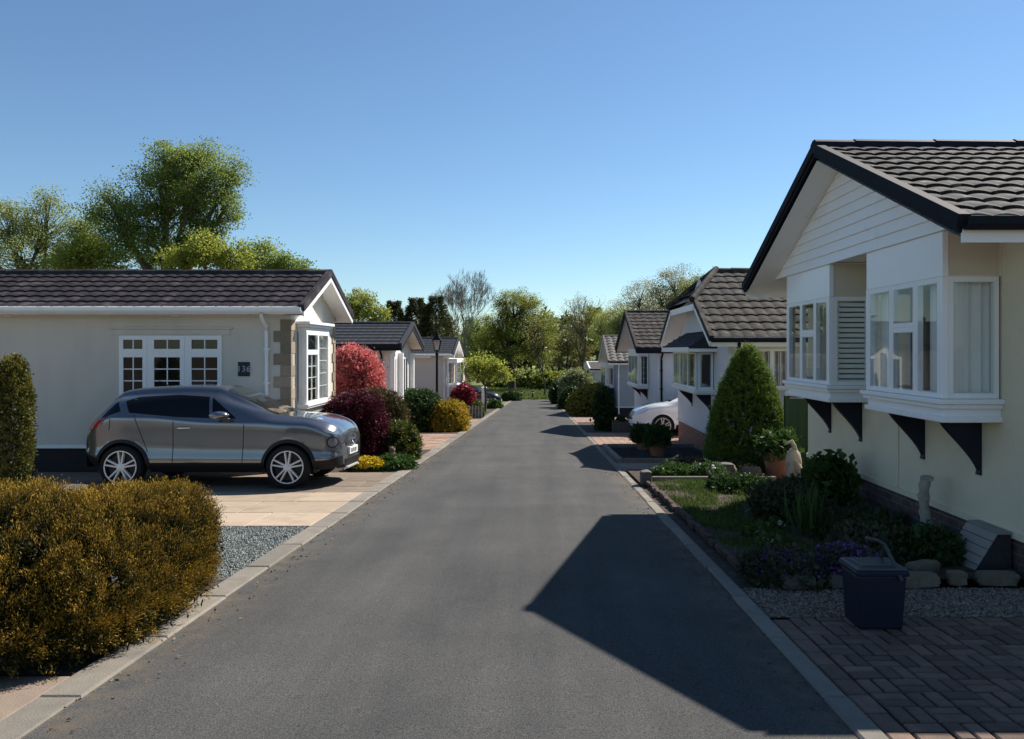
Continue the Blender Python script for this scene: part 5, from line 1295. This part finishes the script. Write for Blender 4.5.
# food caddy
x, y = 2.21, 5.07; z = g(5.07) + .016
r = thing('food_caddy', 'dark blue food waste caddy with upright handle on the block paving', 'bin', (x, y, z))
def tap(m, w0, d0, w1, d1, z0, z1): m.hexa([(x - w0, y - d0, z + z0), (x + w0, y - d0, z + z0), (x + w0, y + d0, z + z0), (x - w0, y + d0, z + z0), (x - w1, y - d1, z + z1), (x + w1, y - d1, z + z1), (x + w1, y + d1, z + z1), (x - w1, y + d1, z + z1)])
m = MB(); tap(m, .142, .125, .160, .142, .0, .36); m.build('body', MT['bin'], r, bevel=.02)
m = MB(); tap(m, .170, .152, .172, .154, .35, .385); rim = m.build('rim', MT['bin'], r, bevel=.01)
m = MB(); tap(m, .168, .151, .158, .142, .387, .402); tap(m, .12, .105, .11, .095, .403, .410); m.build('lid', MT['binlid'], r, bevel=.008)
m = MB(); hp = [(x + .055, y - .02, z + .33), (x + .06, y - .01, z + .43), (x + .06, y - .01, z + .50), (x + .045, y, z + .53), (x - .03, y + .02, z + .555), (x - .07, y + .03, z + .56)]
m.v = []; m.tube([(x + .11, y - .17, z + .33), (x + .095, y - .06, z + .44), (x + .075, y, z + .52), (x + .03, y + .0, z + .548), (x - .05, y + .0, z + .565)], [.012, .013, .013, .013, .012], 8)
m.tube([(x + .11, y + .17, z + .33), (x + .095, y + .08, z + .44), (x + .08, y + .01, z + .515)], [.012, .013, .012], 8)
m.build('handle', MT['binlid'], r, smooth=50)
# stone bird by the terracotta pot
x, y = 4.04, 12.15; z = g(y) + .06
r = thing('garden_bird', 'pale stone bird statue beside the large terracotta pot', 'statue', (x, y, z))
m = MB(); m.lathe([(.09, 0), (.11, .03), (.10, .08), (.12, .2), (.13, .32), (.10, .43), (.05, .5), (.02, .53)], (x, y, z), 14, jit=.04); m.build('body', MT['pale_stone'], r, smooth=55)
m = MB(); m.tube([(x + .02, y, z + .46), (x + .0, y - .02, z + .55), (x - .04, y - .02, z + .62), (x - .09, y - .02, z + .60)], [.05, .038, .04, .02], 9); m.tube([(x - .09, y - .02, z + .60), (x - .16, y - .02, z + .56)], [.018, .004], 7); m.build('head', MT['pale_stone'], r, smooth=55)
m = MB()
for sy in (-1, 1): m.tube([(x - .02, y + sy * .10, z + .36), (x + .04, y + sy * .13, z + .2), (x + .10, y + sy * .10, z + .06)], [.03, .06, .01], 8)
m.build('wing', MT['pale_stone'], r, smooth=55)
# green fence
r = thing('board_fence', 'dark green vertical board fence between the cream and half-hipped bungalows', 'fence', (5.8, 13.5, g(13.5)))
m = MB(); xx = 4.42; zg = g(13.5)
while xx < 8: m.box(xx, xx + .142, 13.5, 13.522, zg, zg + 1.33 + random.uniform(-.006, .006)); xx += .15
m.build('board', MT['greenpaint'], r)
m = MB(); m.box(4.40, 8, 13.524, 13.57, zg + .3, zg + .39); m.box(4.40, 8, 13.524, 13.57, zg + 1.0, zg + 1.09); m.box(4.34, 4.416, 13.48, 13.57, zg - .2, zg + 1.38); m.build('rail', MT['greenpaint'], r)
m = MB(); m.box(4.38, 8.02, 13.48, 13.545, zg + 1.345, zg + 1.375); m.build('capping', MT['bark'], r)
# shrub and trough before the third bungalow
bush('ivy_column', 'dark narrow ivy-clad shrub at the road edge before the slate blue bungalow', 'shrub', (2.22, 25.9, gl(25.9)), .22, .28, 1.36, G['laurel'], 700, 11, .08, .04, .07, .022, 2.8, .5, lump=.25)
r = thing('stone_trough', 'low pale stone trough beside the ivy-clad shrub', 'planter', (2.8, 25.2, gl(25.2)))
m = MB(); z = gl(25.2); m.box(2.45, 3.15, 25.0, 25.08, z, z + .34); m.box(2.45, 3.15, 25.32, 25.4, z, z + .34); m.box(2.45, 2.53, 25.081, 25.319, z, z + .34); m.box(3.07, 3.15, 25.081, 25.319, z, z + .34); m.build('trough', MT['grey_stone'], r, bevel=.012)
m = MB(); m.box(2.531, 3.069, 25.081, 25.319, z, z + .29); m.build('compost', MT['soil'], r)
bush('trough_plant', 'small low plant in the pale stone trough', 'plant', (2.8, 25.2, z + .28), .26, .12, .16, G['heather'], 90, 9, .05, .02, .05, .015, stems=0)
bush('yellow_topped_hedge', 'dark clipped hedge with sloping bright yellow top beside the road', 'hedge', (2.6, 40.4, gl(40.4)), .95, 3.4, 1.6, G['yellowtop'], 3000, 11, .12, .05, .09, .028, 3.2, .4, lump=.06, up=.9,
     squash=lambda P: np.stack([P[:, 0], P[:, 1], P[:, 2] * (.78 + .30 * np.clip(P[:, 0], -1, .8)) * (1.0 - .03 * P[:, 1])], 1))
bush('variegated_shrub', 'rounded shrub with pale cream-variegated top beyond the yellow-topped hedge', 'shrub', (2.55, 50.5, gl(50.5)), 1.05, 1.3, 2.35, G['variegated'], 1200, 11, .13, .06, .11, .04, 2.4, .45)
bush('round_dark_shrub', 'round dark shrub in front of the variegated shrub', 'shrub', (2.1, 47.4, gl(47.4)), .62, .7, 1.35, G['laurel'], 600, 11, .1, .05, .09, .03, 2.3, .45)
bush('tall_dark_shrub', 'dark upright shrub at the road edge beyond the variegated shrub', 'shrub', (1.95, 59, gl(59)), .8, 1.0, 1.75, G['laurel'], 700, 11, .12, .06, .11, .035, 2.5, .45)
bush('dark_hedge_shrub', 'dark shrub closing the far right end of the road', 'shrub', (2.05, 67.5, gl(67.5)), .85, 1.2, 1.9, G['laurel'], 700, 11, .12, .06, .13, .04, 2.5, .45)
for i, (xx, lab) in enumerate([(-.45, 'short dark bollard at the road end, centre of the lane'), (-1.55, 'short dark bollard at the road end by the left kerb')]):
    r = thing('bollard', lab, 'bollard', (xx, 74.6, g(74.6)), 'bollards at the end of the road')
    m = MB(); m.lathe([(.09, -.1), (.09, .75), (.07, .82), (.02, .85)], (xx, 74.6, g(74.6)), 12); m.build('post', MT['darkbark'], r, smooth=40)
    m = MB(); m.lathe([(.093, .60), (.093, .68)], (xx, 74.6, g(74.6)), 12); m.build('reflective_band', MT['white'], r)

# dry leaves and crumbs lying along the kerbs
n = 900; X = np.where(RS.uniform(0, 1, n) < .6, RX0 + np.abs(RS.normal(size=n)) * .16, RX1 - np.abs(RS.normal(size=n)) * .12); Y = RS.uniform(3, 30, n) ** 1.0
P = np.stack([X, Y, np.array([g(y) for y in Y]) + .012], 1); D = RS.normal(size=(n, 3)) * np.array([1, 1, .12])
tag(quads('leaf_litter', leaves(P, D, .026, .007, fold=1.2), leafmat('dry_leaf', (.10, .065, .03), (.20, .15, .08), .1), None), kind='stuff')

# ------------------------------------------------------------------ trees
def T(name, label, cx, y, lobes, mat, bark='bark', th=None, tr=.2, base=None, **k):
    """lobes as (picture x, picture y, half width px, half height px, clusters)"""
    b = base if base is not None else g(y); X0 = px(cx, y); s = y / F; L = []
    for (lx, ly, rw, rh, n) in lobes:
        dy = k.get('dy', 0); L.append((px(lx, y) - X0, random.uniform(-.3, .3) * rw * s, pz(ly, y) - b, rw * s, rw * s * .9, rh * s, n))
    k.pop('dy', None); top = min(pz(l[1], y) - b for l in lobes)
    return tree(name, label, 'tree', (X0, y, b), th or top * .75, tr, L, G[mat], MT[bark], **k)
T('broadleaf_tree', 'tall dense dark green tree with ragged crown behind the off-white bungalow', 165, 33,
  [(165, 200, 42, 50, 75), (205, 185, 38, 40, 60), (120, 225, 36, 32, 45), (225, 205, 18, 22, 14), (170, 162, 30, 18, 24), (160, 248, 55, 26, 44), (110, 198, 12, 14, 8), (205, 232, 26, 26, 26), (234, 174, 11, 12, 8), (190, 158, 18, 12, 10)], 'dark', tr=.28, th=5.2, per=200, cr=.47, ll=.082, lw=.031, seed=3)
T('broadleaf_tree', 'open grey-green feathery tree at the far left behind the bungalow', 35, 35,
  [(10, 230, 28, 28, 32), (42, 225, 28, 34, 40), (45, 200, 10, 14, 7), (70, 245, 24, 28, 36), (-25, 235, 30, 30, 30), (25, 258, 50, 20, 40), (85, 235, 12, 20, 14), (10, 208, 8, 8, 5)], 'grey', tr=.2, th=4.6, per=150, cr=.45, ll=.082, lw=.027, seed=5, droop=.3)
T('small_tree', 'yellow-green bush tree low between the two larger trees', 88, 30, [(90, 254, 24, 22, 44), (70, 264, 20, 14, 24), (112, 262, 16, 14, 18)], 'fresh', tr=.1, per=90, cr=.34, ll=.09, lw=.035, seed=6)
T('small_tree', 'yellow-green leafy tree under the tall dark green tree', 215, 29, [(205, 253, 24, 19, 44), (232, 260, 20, 14, 28), (182, 260, 16, 14, 18)], 'fresh', tr=.1, per=90, cr=.32, ll=.09, lw=.035, seed=7)
T('small_tree', 'dull green tree peeping over the roof ridge beside the tall tree', 270, 31, [(262, 261, 26, 19, 50), (290, 269, 18, 12, 26), (305, 271, 9, 8, 8)], 'dark', tr=.12, per=90, cr=.34, ll=.09, lw=.035, seed=8)
T('broadleaf_tree', 'olive-green rounded tree behind the cream bungalow', 360, 62, [(358, 304, 19, 15, 50), (374, 315, 14, 12, 26), (345, 317, 14, 12, 24)], 'fresh', tr=.18, per=80, cr=.5, ll=.15, lw=.055, seed=9)
# dark firs
for i, (cx, top, w, lab) in enumerate([(394, 302, 12, 'left dark fir of the three behind the cream bungalow'), (416, 299, 13, 'middle dark fir, twin-tipped, of the three'), (436, 297, 14, 'dark fir nearest the bare tree, tallest of the three')]):
    y = 66 + i; X0 = px(cx, y); b = g(y); H_ = pz(top, y) - b; w_ = w * y / F * 2.3
    r = thing('fir_tree', lab, 'tree', (X0, y, b), 'dark firs behind the cream bungalow')
    m = MB(); m.tube([(X0, y, b - .2), (X0, y, b + H_ * .97)], [.16, .02], 8); m.build('trunk', MT['darkbark'], r, smooth=60)
    n = 2400; f = RS.uniform(.08, 1, n) ** .8; lay = np.floor(f * 13) / 13; a = RS.uniform(0, 6.28, n); rad = w_ * 1.35 * (1 - lay) ** .9 * RS.uniform(.3, 1.0, n) ** .7 + .05
    P = np.stack([X0 + rad * np.cos(a), y + rad * np.sin(a), b + H_ * f - rad * .10], 1); A = np.stack([np.cos(a), np.sin(a), np.full(n, .35)], 1)
    co, t = tufts(P, A, 12, .22, .06, .14, .03, spread=.45); quads('crown', co, G['firtree'], r, t)
# bare tree
def bare(label, cx, y, top, trunk, spread, seed, mat='bark', levels=6, leafy=0, r0=.2, name='bare_tree'):
    rn = random.Random(seed); X0 = px(cx, y); b = g(y); H_ = pz(top, y) - b; m = MB(); tips = []
    r = thing(name, label, 'tree', (X0, y, b))
    def br(p, d, l, rad, lv):
        pts = [p]; rr = [rad]; q = p; dd = d
        for i in range(3):
            dd = (dd + Vector((rn.uniform(-.12, .12), rn.uniform(-.12, .12), .07))).normalized(); q = q + dd * l / 3; pts.append(q); rr.append(rad * (1 - .13 * (i + 1)))
        m.tube(pts, rr, 7 if lv < 2 else 4, False)
        if lv >= levels: tips.append(q); return
        n = 3 if lv < 4 else 2 + (rn.random() < .5)
        for i in range(n):
            a = rn.uniform(0, 6.28); k = rn.uniform(.28, .62) * spread
            ax = dd.orthogonal().normalized(); bx = dd.cross(ax)
            nd = (dd + (ax * math.cos(a) + bx * math.sin(a)) * k + Vector((0, 0, .10))).normalized()
            br(pts[rn.choice((2, 3, 3))] if i else q, nd, l * rn.uniform(.62, .86), max(rad * .58, .011), lv + 1)
    br(Vector((X0, y, b - .2)), Vector((0, 0, 1)), trunk * H_, r0, 0)
    zt = sorted(t.z for t in tips)[int(len(tips) * .985)]; k = H_ / (zt - b)
    m.v = [(X0 + (v[0] - X0) * k, y + (v[1] - y) * k, b + (v[2] - b) * k) for v in m.v]
    m.build('trunk', MT[mat], r, recalc=False)
    if leafy:
        C = np.array([[X0 + (t.x - X0) * k, y + (t.y - y) * k, b + (t.z - b) * k] for t in tips])
        P = (C[:, None, :] + RS.normal(size=(len(C), leafy, 3)) * .28).reshape(-1, 3)
        quads('crown', leaves(P, RS.normal(size=P.shape), .15, .05), G['olive'], r)
bare('bare-branched pale tree standing above the dark firs', 463, 88, 271, .24, .95, 17, mat='palebark', levels=8, r0=.19)
bare('slim pole-like tree at the far end of the road', 545, 79, 318, .45, .45, 9, mat='darkbark', levels=4, r0=.13, leafy=5, name='slim_tree')
bare('bare-branched tree half hidden at the right of the road end', 583, 104, 296, .26, 1.0, 12, levels=6, r0=.2, leafy=2)
T('broadleaf_tree', 'large spreading green oak-like tree at the end of the road', 512, 92,
  [(515, 316, 25, 26, 85), (497, 333, 25, 24, 66), (538, 330, 20, 24, 60), (512, 343, 34, 24, 70), (545, 350, 15, 18, 30), (486, 354, 17, 18, 28), (525, 300, 18, 12, 24), (506, 300, 12, 10, 14)], 'oak', 'darkbark', tr=.42, th=4.2, per=140, cr=.68, ll=.13, lw=.046, seed=21, lean=-.5)
k_ = dict(group='trees in the wood at the end of the road')
FAR = [(455, 330, 26, 118, 'oak'), (478, 316, 18, 112, 'dark'), (566, 326, 22, 112, 'olive'), (588, 302, 22, 116, 'oak'), (612, 306, 20, 108, 'grey'), (640, 280, 26, 100, 'olive'), (674, 265, 27, 88, 'olive'), (702, 272, 26, 84, 'oak'),
       (735, 300, 28, 86, 'olive'), (425, 340, 22, 110, 'dark'), (398, 335, 22, 112, 'oak'), (775, 290, 30, 90, 'oak'), (330, 330, 28, 95, 'dark'), (627, 308, 16, 96, 'grey')]
FL = ['hazy green tree behind the bare tree left of the road end', 'deep green tree between the bare tree and the spreading oak', 'olive tree right of the spreading oak', 'green tree behind the half-hidden bare tree',
      'thin grey-green tree left of the third right bungalow', 'olive-brown tree behind the third right bungalow', 'tallest olive-brown tree over the right bungalow roofs', 'green tree left of the half-hipped roof',
      'olive tree hidden behind the half-hipped roof', 'deep green tree behind the middle dark fir', 'green tree behind the left dark fir', 'green tree behind the cream bungalow roof on the right', 'deep green tree behind the left bungalow roofs', 'small grey-green tree beside the olive-brown one']
for i, ((cx, top, w, y, mt), lab) in enumerate(zip(FAR, FL)):
    hh = (398 - top) / 2; rn = random.Random(i)
    lb = [(cx, top + w * .75, w * .85, w * .8, 52), (cx - w * .55, top + w * 1.25, w * .7, w * .85, 36), (cx + w * .55, top + w * 1.2, w * .7, w * .85, 36), (cx + rn.uniform(-4, 4), top + w * 1.8, w * .95, w * .8, 26)]
    T('woodland_tree', lab, cx, y, lb, mt, 'darkbark' if i % 2 else 'bark', tr=.24, per=100 if mt != 'olive' else 85, cr=.76, ll=.14, lw=.046, seed=50 + i, **k_)
T('ornamental_tree', 'small lime-leaved tree with umbrella crown beside the dark car', 485, 41,
  [(482, 364, 14, 11, 34), (497, 370, 11, 8, 20), (472, 366, 11, 9, 20), (487, 376, 17, 7, 22), (504, 376, 6, 5, 8)], 'lime', tr=.07, th=1.5, per=34, cr=.26, ll=.13, lw=.045, seed=31, twig=.006)
# thicket at the field edge and the wood behind
for i, (cx, y, w, top, mt, lab) in enumerate([(528, 96, 2.6, 372, 'grey', 'loose green thicket bush below the spreading oak'), (552, 92, 2.0, 376, 'oak', 'green thicket bush beside the slim pole-like tree'), (505, 98, 2.0, 378, 'dark', 'dark thicket bush at the oak trunk'), (572, 95, 2.2, 374, 'dark', 'dark thicket bush right of the road end')]):
    X0 = px(cx, y); b = g(y); bush('thicket_bush', lab, 'bush', (X0, y, b), w, 1.6, pz(top, y) - b, G[mt], 420, 11, .3, .16, .26, .08, 2.2, .45, lump=.3)
N_ = 26000; X = RS.uniform(-150, 150, N_); hz = 9.5 + 2.5 * np.sin(X * .21) + 1.6 * np.sin(X * .53 + 1) + 1.0 * np.sin(X * 1.3)
P = np.stack([X, 150 + RS.uniform(0, 12, N_), g(150) + hz * RS.uniform(0, 1, N_) ** .8 + RS.normal(size=N_) * .4], 1)
tag(quads('wood', leaves(P, RS.normal(size=P.shape), 1.5, .5), G['wood'], None), kind='stuff')

# ------------------------------------------------------------------ sky, sun, camera
w = bpy.data.worlds.new('World'); SC.world = w; w.use_nodes = True; nt = w.node_tree; nt.nodes.clear()
sky = nt.nodes.new('ShaderNodeTexSky'); sky.sky_type = 'NISHITA'; sky.sun_disc = False
sky.sun_elevation = math.asin(SUN.z); sky.sun_rotation = math.atan2(SUN.x, SUN.y)
sky.air_density = 1.0; sky.dust_density = 0.05; sky.ozone_density = 1.2; sky.altitude = 50
bg = nt.nodes.new('ShaderNodeBackground'); bg.inputs[1].default_value = SKY_STRENGTH; out = nt.nodes.new('ShaderNodeOutputWorld')
tint = nt.nodes.new('ShaderNodeMix'); tint.data_type = 'RGBA'; tint.blend_type = 'MULTIPLY'; tint.inputs[0].default_value = 1; tint.inputs[7].default_value = (.79, .96, 1.08, 1)
nt.links.new(sky.outputs[0], tint.inputs[6]); nt.links.new(tint.outputs[2], bg.inputs[0]); nt.links.new(bg.outputs[0], out.inputs[0])
sl = bpy.data.lights.new('sun', 'SUN'); sl.energy = SUN_STRENGTH; sl.angle = math.radians(.53); sl.color = (1, .94, .86)
so = bpy.data.objects.new('sun', sl); COL.objects.link(so); so.rotation_euler = (-SUN).to_track_quat('-Z', 'Y').to_euler(); so.location = (20, 20, 30)
cam = bpy.data.cameras.new('camera'); co = bpy.data.objects.new('camera', cam); COL.objects.link(co); SC.camera = co
co.location = (0, 0, CAMH); co.rotation_euler = (math.radians(90), 0, 0)
cam.sensor_fit = 'HORIZONTAL'; cam.sensor_width = 36; cam.lens = F / 1024 * 36
cam.shift_x = -(VX - 512) / 1024; cam.shift_y = (VY - 369.5) / 1024
cam.clip_start = .05; cam.clip_end = 3000
SC.view_settings.view_transform = 'Standard'; SC.view_settings.look = 'None'; SC.view_settings.exposure = EXPOSURE; SC.view_settings.gamma = 1
SC.cycles.max_bounces = 8; SC.cycles.transparent_max_bounces = 16; SC.cycles.use_denoising = True
